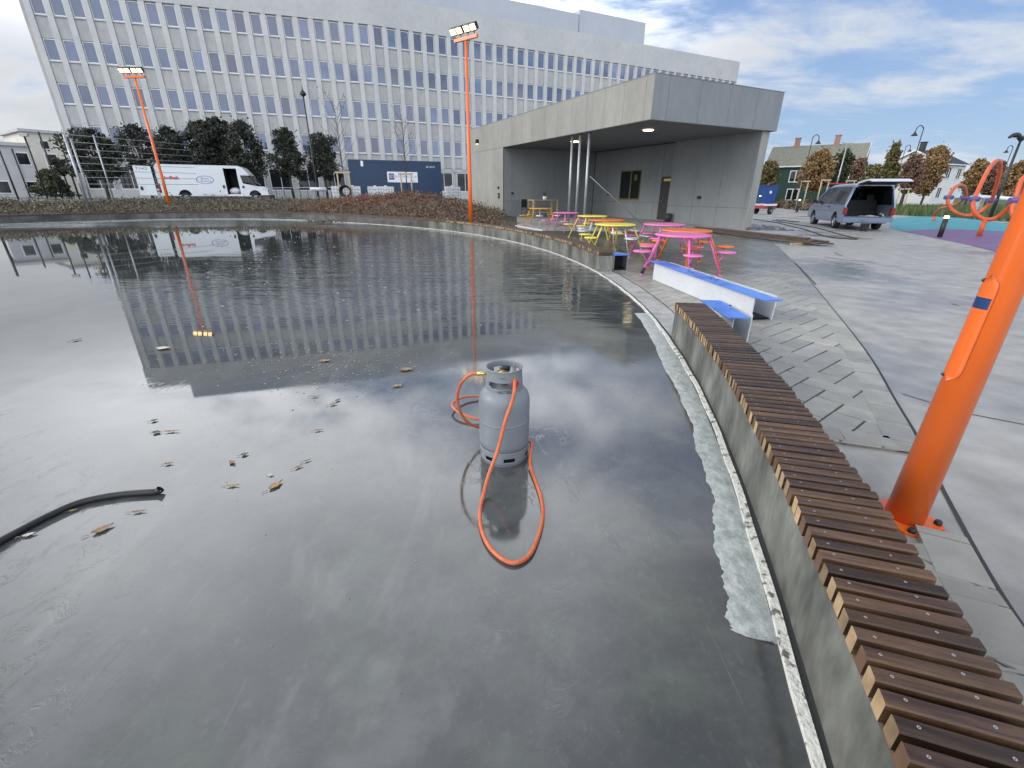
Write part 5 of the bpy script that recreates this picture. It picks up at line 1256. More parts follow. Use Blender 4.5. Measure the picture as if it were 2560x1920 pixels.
# staked young trees ---------------------------------------------------------
def stakes(xl, xr, ytop, Y, zb, label, group='tree stake frames'):
    a, b = at(xl, ytop, Y), at(xr, ytop, Y); t = thing('tree_stake_frame', label, 'tree stakes', ((a.x+b.x)/2, (a.y+b.y)/2, zb), 0, group)
    for q in (a, b): m_ = MB(); m_.tube([(q.x, q.y, zb), (q.x, q.y, q.z)], .055, 8); m_.build('stake', 'timber_stake', t, True)
    m_ = MB(); d = (b-a).normalized()*.15; m_.beam(a-d+Vector((0, -.07, -.08)), b+d+Vector((0, -.07, -.08)), .03, .12); m_.build('crossbar', 'timber_stake', t, True); return (a+b)/2
def sapling(c, zb, ht, label, seed):
    r_ = random.Random(seed); t = thing('young_tree', label, 'tree', (c.x, c.y, zb)); m_ = MB(); lv = MB(); top_ = Vector((r_.uniform(-.1, .1), 0, ht))
    m_.tube([(0, 0, 0), (0.03, 0, ht*.5), top_], [.045, .03, .008], 7)
    for k in range(18):
        z = ht*(.38+.58*k/18); a = k*2.4; l_ = (1-.5*k/18)*ht*.17*r_.uniform(.7, 1.3); p0 = Vector((.03, 0, z)); p1 = p0+Vector((cos(a)*l_*.8, sin(a)*l_*.8, l_)); p2 = p1+Vector((cos(a+.5)*l_*.4, sin(a+.5)*l_*.4, l_*.7))
        m_.tube([p0, p1, p2], [.014, .009, .004], 5)
        for w in range(4):
            c_ = p1.lerp(p2, r_.random())+Vector((r_.gauss(0, .1), r_.gauss(0, .1), r_.gauss(0, .1))); quad(lv, c_, .055, r_)
    m_.build('trunk', 'bark', t); lv.build('foliage', 'leaves_red', t)
def quad(m_, c, s_, r_):
    n = Vector((r_.gauss(0, 1), r_.gauss(0, 1), r_.gauss(0, 1))).normalized(); u = n.cross(Vector((r_.gauss(0, 1), r_.gauss(0, 1), r_.gauss(0, 1)))).normalized(); v = n.cross(u); s1 = s_*r_.uniform(.6, 1.3); s2 = s1*r_.uniform(.5, .9)
    m_.add([c-u*s1, c-v*s2, c+u*s1, c+v*s2], [(0, 1, 2, 3)])
c = stakes(842, 871, 428, 36.6, .9, 'pale tree stakes at the left end of the blue cabin'); sapling(c, .9, 6.6, 'thin young tree with few red leaves at the left end of the blue cabin', 3)
c = stakes(1001, 1027, 432, 36.3, 1.1, 'pale tree stakes in front of the name board of the blue cabin'); sapling(c, 1.1, 5.4, 'thin young tree with few red leaves in front of the name board', 5)

# ------------------------------------------------------------------ trees
def tree(name, label, bbox, Y, zb, mats, nleaf, size, seed, trunk=.12, group=None, shape='round', blobs=None, cat='tree'):
    x0, y0, x1, y1 = bbox; r_ = random.Random(seed)
    a, b = at(x0, (y0+y1)/2, Y), at(x1, (y0+y1)/2, Y); tp, bt_ = at((x0+x1)/2, y0, Y), at((x0+x1)/2, y1, Y)
    rx = (b-a).length/2*(1.38 if name == 'dark_tree' else 1.12); rz = (tp.z-bt_.z)/2; cx_, cy_ = (a.x+b.x)/2, (a.y+b.y)/2; cz = (tp.z+bt_.z)/2
    t = thing(name, label, cat, (cx_, cy_, zb), 0, group)
    m_ = MB(); lv = MB(); H = cz-zb; nleaf = int(nleaf*2.9); size = size*.58
    lean = Vector((r_.uniform(-.2, .2), 0, 0)); fork = Vector((lean.x*.4, 0, max(.4, H-rz*.6)))
    m_.tube([(0, 0, -.1), fork*.5, fork], [trunk, trunk*.85, trunk*.65], 9)
    bl = []; nb = blobs or 24
    for i in range(nb):
        u = (i+.5)/nb; zz = -1+2*u
        if shape == 'cone': w = .22+.78*(1-u)**.8
        elif shape == 'bush': w = math.sqrt(max(0, 1-(max(0, zz))**2))*.95
        else: w = math.sqrt(max(.05, 1-zz*zz))*.85
        q = i*2.399+r_.random(); rr = w*r_.uniform(.25, .80)
        c_ = Vector((rx*rr*cos(q), rx*.8*rr*sin(q), H+rz*zz*.86)); br = r_.uniform(.17, .36)*min(1, .5+w*.6); bl.append((c_, br*rx*1.02, br*max(rz*.8, rx*.55)))
        m_.tube([fork*.85, fork.lerp(c_, .55)+Vector((0, 0, .1*rz)), c_], [trunk*.42, trunk*.25, trunk*.08], 6)
    for i in range(nleaf):
        c_, bx_, bz_ = bl[r_.randrange(len(bl))]; d = Vector((r_.gauss(0, 1), r_.gauss(0, 1), r_.gauss(0, 1))).normalized(); k = r_.random()**.5
        if r_.random() < .14: k *= r_.uniform(1.1, 1.9)
        quad(lv, c_+Vector((d.x*bx_*k, d.y*bx_*k, d.z*bz_*k)), size, r_)
    m_.build('trunk', 'bark', t); lv.build('crown', mats, t); return t
DK = 'dark leafed trees in front of the office block'
for i, (bb, Y, lb, n) in enumerate([
        ((163, 318, 312, 452), 38.5, 'dark tree with a wide leaning crown, behind the ball fence at the far left', 2600),
        ((306, 305, 392, 450), 44, 'thin crowned dark tree behind the ball fence wires', 1500),
        ((388, 312, 468, 440), 44, 'dark tree behind the rear half of the delivery van', 2300),
        ((455, 300, 560, 440), 44.5, 'broad dark tree behind the middle of the delivery van', 3000),
        ((505, 287, 590, 430), 45.5, 'tallest dark tree, behind the open side door of the delivery van', 3000),
        ((565, 295, 660, 470), 44, 'dark tree behind the cab of the delivery van', 2800)]):
    tree('dark_tree', lb, bb, Y, .7, 'leaves_dark', n, .17, 20+i, .13, DK)
tree('dark_tree', 'cone shaped dark tree standing alone right of the delivery van', (668, 315, 764, 450), 45, .75, 'leaves_dark', 2600, .15, 31, .12, DK, 'cone')
tree('dark_tree', 'dark tree in front of the tall lantern post, left of the blue cabin', (758, 330, 852, 450), 45, .75, 'leaves_dark', 2600, .15, 32, .12, DK)
tree('green_bush', 'small green tree in front of the cream building at the far left', (80, 420, 170, 492), 44, .6, 'leaves_green', 1400, .16, 33, .08, None, 'bush', None, 'tree')
tree('green_bush', 'small green bush beside the thick fence post at the far left', (128, 395, 178, 440), 45, .6, 'leaves_dark', 600, .16, 34, .08, None, 'bush', None, 'tree')
AU = 'autumn trees behind the plaza'
for i, (bb, Y, mt, lb, n, sh) in enumerate([
        ((2003, 372, 2086, 484), 58, 'leaves_orange', 'orange brown autumn tree in front of the green house', 2800, 'round'),
        ((2078, 370, 2128, 478), 60, 'leaves_green', 'dark green tree right of the orange brown tree', 1900, 'round'),
        ((2118, 392, 2172, 480), 63, 'leaves_red', 'low reddish tree before the right end of the green house', 1200, 'round'),
        ((2196, 350, 2256, 480), 56, 'leaves_olive', 'tall pointed olive tree right of the green house', 2200, 'cone'),
        ((2148, 410, 2210, 482), 54, 'leaves_olive', 'low olive bush below the gable of the green house', 1500, 'bush'),
        ((2246, 383, 2310, 486), 62, 'leaves_red', 'pale reddish tree left of the big brown tree', 2000, 'round'),
        ((2288, 362, 2372, 492), 64, 'leaves_orange', 'big brown tree in front of the white house', 3400, 'round'),
        ((2404, 395, 2472, 492), 70, 'leaves_orange', 'brown tree just right of the white house', 2200, 'round'),
        ((2452, 400, 2520, 494), 66, 'leaves_red', 'reddish tree behind the orange climbing loops', 1900, 'round'),
        ((2506, 396, 2590, 496), 60, 'leaves_orange', 'brown tree at the right edge behind the climbing loops', 2200, 'round'),
        ((1892, 398, 1955, 490), 62, 'leaves_olive', 'brown olive tree just right of the pavilion', 1700, 'round')]):
    tree('autumn_tree', lb, bb, Y, 0.0, mt, int(n*1.3), .24, 50+i, .14, AU, sh)

# ------------------------------------------------------------------ shrub beds, undergrowth, grass
def shrubs(name, label, pts, mats, size, wts, seed, cat='shrubs'):
    r_ = random.Random(seed); m_ = MB()
    for (x, y, s_) in pts:
        z0 = gz(x, y)-.03; n = r_.randint(9, 15); k0 = wts(x, y, r_)
        for q in range(n):
            c = Vector((x+r_.gauss(0, .16)*s_, y+r_.gauss(0, .16)*s_, z0+abs(r_.gauss(.12, .12))*s_)); quad(m_, c, size*s_, r_); m_.m[-1] = k0 if r_.random() < .8 else 1-k0 if k0 < 2 else 2
        for q in range(3):
            a = r_.random()*6.28; h_ = r_.uniform(.15, .5)*s_; p1 = Vector((x+.1*cos(a), y+.1*sin(a), z0)); p2 = Vector((x+h_*.5*cos(a), y+h_*.5*sin(a), z0+h_)); w = Vector((-sin(a), cos(a), 0))*.008; m_.add([p1-w, p1+w, p2], [(0, 1, 2)], 1)
    o = m_.build(name, mats); tag(o, label, cat, kind='stuff'); return o
pts = []
for _ in range(9000):
    x = rnd.uniform(-34, 1.0); y = rnd.uniform(21, 40); r, t = pol(x, y); e = r-RR(t)
    if .5 < e < (7.5 if x < -14 else 7.2) and x < -.6+.0*y and not (x > -3.5 and y > 29): pts.append((x, y, rnd.uniform(.7, 1.25)))
pts = pts[:4200]
def wts(x, y, r_):
    red = math.exp(-((x+8.5)/3.6)**2)*math.exp(-((y-29.5)/3.2)**2)
    if r_.random() < red*1.25: return 0
    return 1 if x > -13 and r_.random() < .8 else 2
shrubs('shrub_bed', 'low autumn shrubs, brown with a red patch, between the far rink wall and the street', pts, ['shrub_red', 'shrub_brown', 'shrub_grey'], .052, wts, 5)
pts = []
for _ in range(5000):
    x = rnd.uniform(22, 52); y = rnd.uniform(44, 66)
    if x > 28+(y-46)*.24+rnd.uniform(0, 1) and x < 33+(y-46)*.55+rnd.uniform(-2, 2): pts.append((x, y, rnd.uniform(.9, 2.0)))
shrubs('planting_bed', 'brown planting bed with dry plants along the far edge of the plaza', pts[:900], ['shrub_brown', 'shrub_brown', 'shrub_grey'], .16, lambda x, y, r_: 1 if r_.random() < .7 else 2, 6)
r_ = random.Random(9); m_ = MB()
for _ in range(15000):
    x = r_.uniform(27, 75); y = r_.uniform(30, 56)
    if not (x > 30+(y-38)*.1 and y > 24): continue
    if y > 46 and x < 33+(y-46)*.5: continue
    px_, py_ = x-29.5, y-36.5
    h_ = r_.uniform(.15, .50); a = r_.random()*6.28; w = Vector((cos(a), sin(a), 0))*.08; z0 = gz(x, y)-.03; c = Vector((x, y, z0)); tpt = c+Vector((r_.gauss(0, .08), r_.gauss(0, .08), h_*1.6)); m_.add([c-w, c+w, tpt], [(0, 1, 2)])
tag(m_.build('grass_tufts', 'grass_blades'), 'rough green grass behind the teal play surface', 'grass', kind='stuff')

# ------------------------------------------------------------------ play area
def sheet(name, pix, m_, z, nsub=1, extra=()):
    P = [gp(x, y) for x, y in pix]; mb = MB(); mb.add([Vector((p.x, p.y, z)) for p in P], [tuple(range(len(P)))]); return tag(mb.build(name, m_), kind='structure')
c5 = lambda x, y: (2240+.21695*x, 280+.21695*y)
# the teal surface swells into a low mound
te = [c5(-70, 1262), c5(0, 1222), c5(180, 1208), c5(380, 1202), c5(560, 1204), c5(700, 1212), c5(860, 1230), c5(1000, 1252), c5(1200, 1280), c5(1420, 1312), c5(1700, 1345)]
tb = [c5(-70, 1330), c5(0, 1352), c5(100, 1376), c5(250, 1362), c5(400, 1353), c5(600, 1352), c5(800, 1358), c5(1080, 1370), c5(1370, 1384), c5(1560, 1395), c5(1760, 1405)]
def gq(p):
    q = gp(*p); z = 0
    for _ in range(4): z = gz(q.x, q.y); q = gp(p[0], p[1], z)
    return q
def loft(name, A, B, m_, z0, hump=0., K=8):
    n = len(A); vs = []
    for i in range(n):
        for k in range(K+1):
            q = A[i].lerp(B[i], k/K); vs.append((q.x, q.y, gz(q.x, q.y)+z0+hump*sin(pi*k/K)*sin(pi*(i+.3)/n)))
    mb = MB(); mb.add(vs, [(i*(K+1)+k, i*(K+1)+k+1, (i+1)*(K+1)+k+1, (i+1)*(K+1)+k) for i in range(n-1) for k in range(K)], 0, True); tag(mb.build(name, m_), kind='structure')
loft('teal_play_surface', [gq(p) for p in te], [gq(p) for p in tb], 'rubber_teal', .012, .10)
pb = [c5(60, 1374), c5(240, 1408), c5(420, 1446), c5(600, 1484), c5(800, 1525), c5(1000, 1572), c5(1270, 1642), c5(1500, 1690), c5(1800, 1760)]
loft('purple_play_surface', [gq(p) for p in tb[2:]], [gq(p) for p in pb], 'rubber_purple', .010)
# climbing loops: one continuous coiled tube on short posts
def L3(x, y, Y): return at(*c5(x, y), Y)
pts_ = [(452, 1190, 27.5), (470, 1150, 27.2), (520, 1110, 26.6), (620, 1088, 25.8), (700, 1065, 25.2), (760, 1020, 24.8), (790, 985, 24.6), (806, 920, 24.4), (780, 858, 24.1), (735, 842, 23.8), (680, 868, 23.4), (635, 925, 23.1), (608, 985, 22.9), (598, 1050, 22.8), (628, 1110, 22.7), (690, 1160, 22.5), (770, 1190, 22.4), (860, 1190, 22.3), (960, 1155, 22.2), (1040, 1095, 22.1), (1095, 1030, 22.0), (1130, 940, 21.8), (1170, 800, 21.5), (1198, 660, 21.2), (1200, 590, 21.0), (1180, 562, 20.8), (1145, 572, 20.6), (1090, 630, 20.4), (1030, 730, 20.1), (970, 850, 19.8), (925, 950, 19.6), (900, 1005, 19.5), (885, 1070, 19.4), (895, 1130, 19.3), (930, 1185, 19.2), (990, 1225, 19.1), (1060, 1238, 19.0), (1150, 1220, 18.9), (1240, 1160, 18.7), (1310, 1090, 18.5), (1370, 1020, 18.3), (1430, 900, 18.0), (1500, 780, 17.7), (1560, 720, 17.4), (1600, 800, 17.1), (1560, 980, 16.8), (1420, 960, 16.6), (1372, 1015, 16.5), (1342, 1080, 16.4), (1340, 1160, 16.3), (1365, 1230, 16.2), (1420, 1290, 16.1), (1500, 1320, 16.0), (1600, 1300, 15.9)]
P = [L3(*p) for p in pts_[:45]]
lp = thing('climbing_loops', 'orange coiled tube climbing frame with purple joints at the right edge', 'climbing frame', (P[16].x, P[16].y, 0))
m_ = MB(); m_.tube(spline(P, 5), .075, 12); m_.build('tube', 'orange_loop', lp, True)
P2 = [L3(*p) for p in ((1430, 820, 16.6), (1395, 930, 16.5), (1372, 1015, 16.45), (1342, 1090, 16.4), (1342, 1170, 16.3), (1370, 1240, 16.2), (1430, 1300, 16.1), (1520, 1330, 16.0), (1640, 1290, 15.9))]
m_ = MB(); m_.tube(spline([L3(1520, 720, 16.7), L3(1470, 760, 16.65)]+P2, 5), .07, 12); m_.build('tube', 'orange_loop', lp, True)
for x, y, Y in ((608, 985, 22.9), (790, 985, 24.6), (900, 1005, 19.5), (1100, 1015, 22.0), (1372, 1018, 16.45)):
    c = L3(x, y, Y); m_ = MB(); m_.ball(c, .125, 14, 0, (1.15, 1.0, .95)); m_.tube([c+Vector((-.17, .02, 0)), c+Vector((.17, -.02, 0))], .09, 12); m_.build('joint', 'purple_joint', lp, True)
c = L3(1030, 1238, 19.0); m_ = MB(); m_.tube([(c.x, c.y, 0), (c.x, c.y, c.z)], .085, 12); m_.build('post', 'orange_loop', lp, True)
c = L3(452, 1190, 27.5); m_ = MB(); m_.tube([(c.x, c.y, 0), (c.x, c.y, c.z)], .07, 10); m_.build('post', 'orange_loop', lp, True)
# bollard lights
def bollard(loc, h, label, lean=0):
    t = thing('bollard_light', label, 'bollard light', loc, 0, 'lit bollard lights'); m_ = MB(); m_.tube([(0, 0, 0), (0, 0, h-.13)], .085, 16); m_.build('post', 'dark_pole', t)
    m_ = MB(); m_.tube([(0, 0, h-.13), (0, 0, h-.03)], .075, 16); m_.build('lens', 'lamp_warm', t); m_ = MB(); m_.tube([(0, 0, h-.03), (0, 0, h)], .088, 16); m_.build('cap', 'dark_pole', t)
c = gq(c5(500, 1442)); bollard((c.x, c.y, c.z), .82, 'lit bollard light standing on the edge of the purple play surface')
c = gp(1993, 527, 0); bollard((c.x*.86, c.y*.86, 0.12), 1.05, 'lit bollard light in the planting bed left of the silver blue van')
c = at(1901, 489, 50); bollard((c.x, c.y, .1), 1.35, 'lit bollard light just right of the pavilion, by the blue skip')

# ------------------------------------------------------------------ houses
def house(name, label, K, e1, L1, e2, L2, ez, rzg, wm, rm, wins, chim, trim='white_paint', zb=-.2, eave=.45, gable_win=True, skylights=()):
    K = Vector(K); e1 = Vector(e1).normalized(); e2 = Vector(e2).normalized(); t = thing(name, label, 'house', (K.x, K.y, 0))
    P = lambda a, b, z: Vector((K.x+e1.x*a+e2.x*b, K.y+e1.y*a+e2.y*b, z))
    m_ = MB(); m_.add([P(0, 0, zb), P(L1, 0, zb), P(L1, L2, zb), P(0, L2, zb), P(0, 0, ez), P(L1, 0, ez), P(L1, L2, ez), P(0, L2, ez), P(0, L2/2, rzg-.08), P(L1, L2/2, rzg-.08)], [(0, 1, 5, 4), (1, 2, 6, 9, 5), (2, 3, 7, 6), (3, 0, 4, 8, 7)]); m_.build('wall', wm, t, True)
    sl = (rzg-ez)/(L2/2); m_ = MB(); th = .14
    for b0, b1 in ((-eave, L2/2), (L2+eave, L2/2)):
        z0 = ez-sl*eave; q = [P(-.4, b0, z0), P(L1+.4, b0, z0), P(L1+.4, b1, rzg), P(-.4, b1, rzg)]; m_.add(q+[p+Vector((0, 0, th)) for p in q], [(0, 1, 2, 3), (7, 6, 5, 4), (0, 4, 5, 1), (1, 5, 6, 2), (2, 6, 7, 3), (3, 7, 4, 0)])
    ro = m_.build('roof', rm, t, True)
    m_ = MB()
    for a in (-.44, L1+.44):
        for b0 in (-eave, L2+eave): m_.beam(P(a, b0, ez-sl*eave+.02), P(a, L2/2, rzg+.02), .06, .22)
    m_.beam(P(-.44, -eave-.03, ez-sl*eave+.04), P(L1+.44, -eave-.03, ez-sl*eave+.04), .06, .16); m_.build('bargeboard', trim, t, True)
    for (a, h_) in chim:
        m_ = MB(); c = P(a, L2/2, rzg+h_/2-.1); m_.box(c, (.7, .7, h_+.2), math.atan2(e1.y, e1.x)); m_.box(c+Vector((0, 0, h_/2+.12)), (.85, .85, .12), math.atan2(e1.y, e1.x)); m_.build('chimney', 'brick_chimney' if trim == 'white_paint' and wm == 'house_green' else 'roof_black', ro, True)
    for (face, a, z, w, h_) in wins:
        m_ = MB(); g = MB(); d, n_ = (e1, -e2) if face == 'f' else (e2, -e1)
        q = lambda s_, zz, o_: (P(a+s_, 0, zz) if face == 'f' else P(0, a+s_, zz))+Vector((n_.x*o_, n_.y*o_, 0))
        for s0, s1, z0, z1 in ((0, w, z, z+.12), (0, w, z+h_-.12, z+h_), (0, .12, z+.12, z+h_-.12), (w-.12, w, z+.12, z+h_-.12), (w/2-.06, w/2+.06, z+.12, z+h_-.12)):
            qq = [q(s0, z0, .01), q(s1, z0, .01), q(s1, z1, .01), q(s0, z1, .01)]; q3 = [p+Vector((n_.x*.06, n_.y*.06, 0)) for p in qq]; m_.add(qq+q3, [(0, 1, 2, 3), (7, 6, 5, 4), (0, 4, 5, 1), (1, 5, 6, 2), (2, 6, 7, 3), (3, 7, 4, 0)])
        wo = m_.build('window', trim, t, True); g.add([q(.1, z+.1, .02), q(w-.1, z+.1, .02), q(w-.1, z+h_-.1, .02), q(.1, z+h_-.1, .02)], [(0, 1, 2, 3)]); g.build('pane', 'glass_dark', wo, True)
    for (a, f0, w, f1) in skylights:
        m_ = MB(); q = [P(a, L2/2*f0, ez+(rzg-ez)*f0+th+.03), P(a+w, L2/2*f0, ez+(rzg-ez)*f0+th+.03), P(a+w, L2/2*f1, ez+(rzg-ez)*f1+th+.03), P(a, L2/2*f1, ez+(rzg-ez)*f1+th+.03)]; m_.add(q+[p+Vector((0, 0, .06)) for p in q], [(0, 1, 2, 3), (7, 6, 5, 4), (0, 4, 5, 1), (1, 5, 6, 2), (2, 6, 7, 3), (3, 7, 4, 0)]); m_.build('skylight', 'ibc_white', ro, True)
    return t
house('green_house', 'dark green wooden house with a mossy grey roof and two chimneys', (50.45, 72.5), (-.80, .60), 12.2, (.60, .80), 7.2, 5.85, 8.55, 'house_green', 'roof_slate',
      [('f', 7.1, 3.3, 1.7, 1.7), ('f', 7.0, .7, 1.7, 1.7), ('f', 3.6, 3.3, 1.7, 1.7), ('f', 1.0, 3.3, 1.5, 1.6), ('g', 2.7, 5.9, 1.5, 1.4)], ((3.9, 1.3), (9.2, 1.2)))
wk = at(2356, 407, 82); we1 = Vector((.90, .43)).normalized(); we2 = Vector((-we1.y, we1.x))
rpx = Vector((wk.x+we2.x*4.2, wk.y+we2.y*4.2, 0)); wrz = top_over(rpx, 2350, 374)
house('white_house', 'white wooden house with a steep black roof and two skylights', (wk.x, wk.y), we1, 8.0, we2, 8.4, wk.z, wrz, 'house_white', 'roof_black',
      [('f', 2.2, wk.z-2.4, 1.4, 1.8), ('f', 5.6, wk.z-2.4, 1.4, 1.8), ('f', 1.2, wk.z-5.4, 1.4, 1.8), ('f', 5.2, wk.z-5.4, 1.4, 1.8)], ((1.5, 1.3),), 'white_paint', -.5, .45, True, ((2.4, .45, .8, .85), (4.3, .45, .8, .85)))
# cream block and grey block at the far left
def block(name, label, pix, Y, zb, depth, wm, roofm, rows, cols, ov, ww, wh, slope=0.):
    (xa, ya), (xb, yb) = pix; a, b = at(xa, ya, Y[0]), at(xb, yb, Y[1]); d = Vector((b.x-a.x, b.y-a.y)); Ln = d.length; d.normalize(); nn = Vector((-d.y, d.x)); zt = (a.z+b.z)/2
    t = thing(name, label, 'building', (a.x, a.y, zb)); P = lambda s_, n_, z: Vector((a.x+d.x*s_+nn.x*n_, a.y+d.y*s_+nn.y*n_, z))
    def bx_(m_, s0, s1, n0, n1, z0, z1):
        q = [P(s_, n_, z) for z in (z0, z1) for s_, n_ in ((s0, n0), (s1, n0), (s1, n1), (s0, n1))]; m_.add(q, [(3, 2, 1, 0), (4, 5, 6, 7), (0, 1, 5, 4), (1, 2, 6, 5), (2, 3, 7, 6), (3, 0, 4, 7)])
    m_ = MB(); bx_(m_, 0, Ln, 0, depth, zb, zt-.3); m_.build('wall', wm, t, True); m_ = MB(); bx_(m_, -ov, Ln+ov, -ov, depth+ov, zt-.298, zt); m_.build('roof', roofm, t, True)
    for r in rows:
        for s_ in cols:
            m_ = MB(); bx_(m_, s_, s_+ww, -.05, -.004, r, r+wh); wo = m_.build('window', 'window_frame', t, True); m_ = MB(); bx_(m_, s_+.1, s_+ww-.1, -.07, -.052, r+.1, r+wh-.1); m_.build('pane', 'glass_dark', wo, True)
    return t
block('cream_building', 'cream three storey building beyond the street at the far left', ((53, 329), (150, 322)), (60, 63), .0, 9, 'cream_render', 'grey_render', (1.4, 3.9, 6.0), (1.2, 5.0), .35, .9, 1.0)
block('grey_building', 'low grey building with a flat overhanging roof at the left edge', ((-90, 345), (66, 362)), (47, 50), .3, 8, 'grey_render', 'grey_render', (1.1, 3.7), (.8, 2.9, 5.0, 6.8), .25, 1.0, 1.2)

# ------------------------------------------------------------------ lamps and fences
def crook(px, py, Y, zb, label, side, group='crook necked street lamps', k=.78):
    p = at(px, py, Y); t = thing('street_lamp', label, 'street lamp', (p.x, p.y, zb), 0, group); H = p.z-zb
    m_ = MB(); cv = [(0, 0, 0), (0, 0, H*.5), (0, 0, H-.55*k)]+[((.38*k)*(1-cos(a))*side, 0, H-.55*k+.52*k*sin(a)) for a in (pi*.2, pi*.4, pi*.6, pi*.8)]+[(.74*k*side, 0, H-.62*k)]
    m_.tube(spline(cv, 3), .042*k, 8); m_.build('pole', 'dark_pole', t)
    m_ = MB(); m_.lathe([(.05*k, 0), (.10*k, -.08*k), (.26*k, -.30*k), (.29*k, -.36*k), (.22*k, -.36*k)], 16, (.74*k*side, 0, H-.58*k)); m_.build('lamp_shade', 'dark_pole', t); return t
crook(2034, 336, 45, .0, 'crook necked street lamp left of the two chimneys of the green house', 1)
crook(2312, 313, 40, .0, 'crook necked street lamp rising beside the big brown tree, the tallest of its kind', -1)
crook(2267, 362, 62, .0, 'crook necked street lamp behind the pointed olive tree', 1)
crook(2535, 363, 55, .0, 'crook necked street lamp close to the curved hood lamp at the right edge', -1)
crook(2467, 394, 88, .0, 'small distant crook necked street lamp right of the white house', -1)
p = at(2552, 350, 30); t = thing('street_lamp', 'dark street lamp with curved hood arms at the right edge', 'street lamp', (p.x, p.y, 0)); m_ = MB(); m_.tube([(0, 0, 0), (0, 0, 2), (0, 0, p.z)], [.10, .08, .06], 12); m_.build('pole', 'dark_pole', t)
for s_ in (-1, 1):
    m_ = MB(); arc = [(s_*.05, 0, p.z-.05), (s_*.12, 0, p.z+.10), (s_*.3, 0, p.z+.24), (s_*.55, 0, p.z+.24), (s_*.80, 0, p.z+.10)]; m_.tube(spline(arc, 4), [.05]+[.05+.09*sin(pi*i/16) for i in range(1, 16)]+[.02], 10); ho = m_.build('hood', 'dark_pole', t)
    m_ = MB(); m_.box((s_*.50, 0, p.z+.10), (.34, .14, .02)); m_.build('lens', 'ibc_white', ho)
p = at(2119, 358, 55); t = thing('street_lamp', 'thin grey street lamp with two flat arms in front of the green house', 'street lamp', (p.x, p.y, 0)); m_ = MB(); m_.tube([(0, 0, 0), (0, 0, p.z)], [.09, .05], 10); m_.build('pole', 'galv', t); m_ = MB(); m_.beam((-.15, 0, p.z), (.15, 0, p.z), .06, .05); m_.beam((-.6, 0, p.z+.05), (-.12, 0, p.z), .16, .07); m_.beam((.12, 0, p.z), (.65, 0, p.z+.02), .12, .05); m_.build('lamp_head', 'galv', t)
p = at(754, 212, 43.5); t = thing('lantern_post', 'tall black lantern post with a spike in front of the office block', 'street lamp', (p.x, p.y, .8)); H = p.z-.8; m_ = MB(); m_.tube([(0, 0, 0), (0, 0, 1.2), (0, 0, H-.8)], [.11, .07, .05], 10); m_.build('pole', 'dark_pole', t); m_ = MB(); m_.lathe([(.04, -.85), (.26, -.70), (.20, -.52), (.09, -.42), (.05, -.3), (.015, -.1), (.003, 0)], 14, (0, 0, H)); m_.build('lantern', 'dark_pole', t)

# ball fence: thick pale posts joined by taut wires
a = gp(224, 526, .5); bpos = [at(224, 526, a.y), at(340, 512, a.y+3.0)]
bf = thing('ball_fence', 'tall wire ball fence with thick pale posts behind the far left rink wall', 'fence', (a.x, a.y, .5))
tops = (338, 338); ends = []
for i, (b, w, ptx, pty) in enumerate(((a, .062, 168, 336), (at(236, 524, a.y+.4), .045, 180, 350), (at(286, 505, a.y+7), .045, 233, 337))):
    H = top_over(b, ptx, pty); m_ = MB(); m_.tube([(b.x, b.y, .4), (b.x, b.y, H)], w, 10); m_.build('post', 'galv', bf, True); ends.append((b, H))
e = lm.copy(); e2_ = Vector((lm.x+1.5, lm.y+1.0, 0))
for i in range(8):
    m_ = MB(); f = .36+.64*i/7; p0 = ends[0][0].copy(); p0.z = .5+(ends[0][1]-.5)*f; p1 = Vector((e2_.x, e2_.y, .6+(ends[0][1]-.55)*f)); m_.tube([p0, p1], .012, 5); m_.build('wire', 'galv', bf, True)
# dark slender fence posts at the far left
t = thing('slender_fence', 'row of tall slender dark posts with a wire at the far left', 'fence', (-24, 30, .6))
for i, (bx_, by_, tx_, ty_) in enumerate(((-30, 512, -75, 395), (47, 500, 2, 368), (76, 494, 32, 372), (110, 474, 76, 340), (146, 470, 108, 330), (187, 462, 143, 336))):
    b = gp(bx_, by_, .75) if by_ > 490 else at(bx_, by_, 40); H = top_over(b, tx_, ty_)
    m_ = MB(); m_.tube([(b.x, b.y, .6), (b.x, b.y, H)], .06, 8); m_.build('post', 'dark_pole', t, True)
b = at(110, 474, 40); H = top_over(b, 76, 340); m_ = MB(); m_.box((b.x+.1, b.y-.1, H+.05), (.5, .3, .22), .4); m_.build('camera_box', 'grey_render', t, True)

# ------------------------------------------------------------------ things lying about the plaza
a, b = Vector((7.75, 20.6, 0)), Vector((9.95, 15.0, 0)); d = (b-a).normalized(); s_ = Vector((-d.y, d.x, 0)); st = thing('plank_stack', 'stack of long dark wet planks lying along the pavilion wall on a pale block', 'planks', (b.x, b.y, 0))
for i, (o_, z, l0, l1, w) in enumerate(((-.16, .075, 0, 0, .24), (.12, .075, -.35, .18, .22), (-.12, .125, -.5, -.28, .22), (.13, .130, -.1, .02, .2), (.0, .180, -1.2, -.55, .22))):
    m_ = MB(); p0 = a+s_*o_+d*(-l0); p1 = b+s_*o_+d*(-abs(l1) if l1 < 0 else l1); m_.beam((p0.x, p0.y, gz(p0.x, p0.y)+z), (p1.x, p1.y, gz(p1.x, p1.y)+z), w, .045); m_.build('plank', 'plank', st, True)
q = b-d*.55; m_ = MB(); m_.beam(q-s_*.75+Vector((0, 0, .027)), q+s_*.35+Vector((0, 0, .027)), .075, .05); tag(m_.build('support_block', 'timber_pale'), 'short pale timber block under the near end of the plank stack', 'timber')
tpm = MB(); r_ = random.Random(4); nx_, ny_ = 12, 8; vs = []
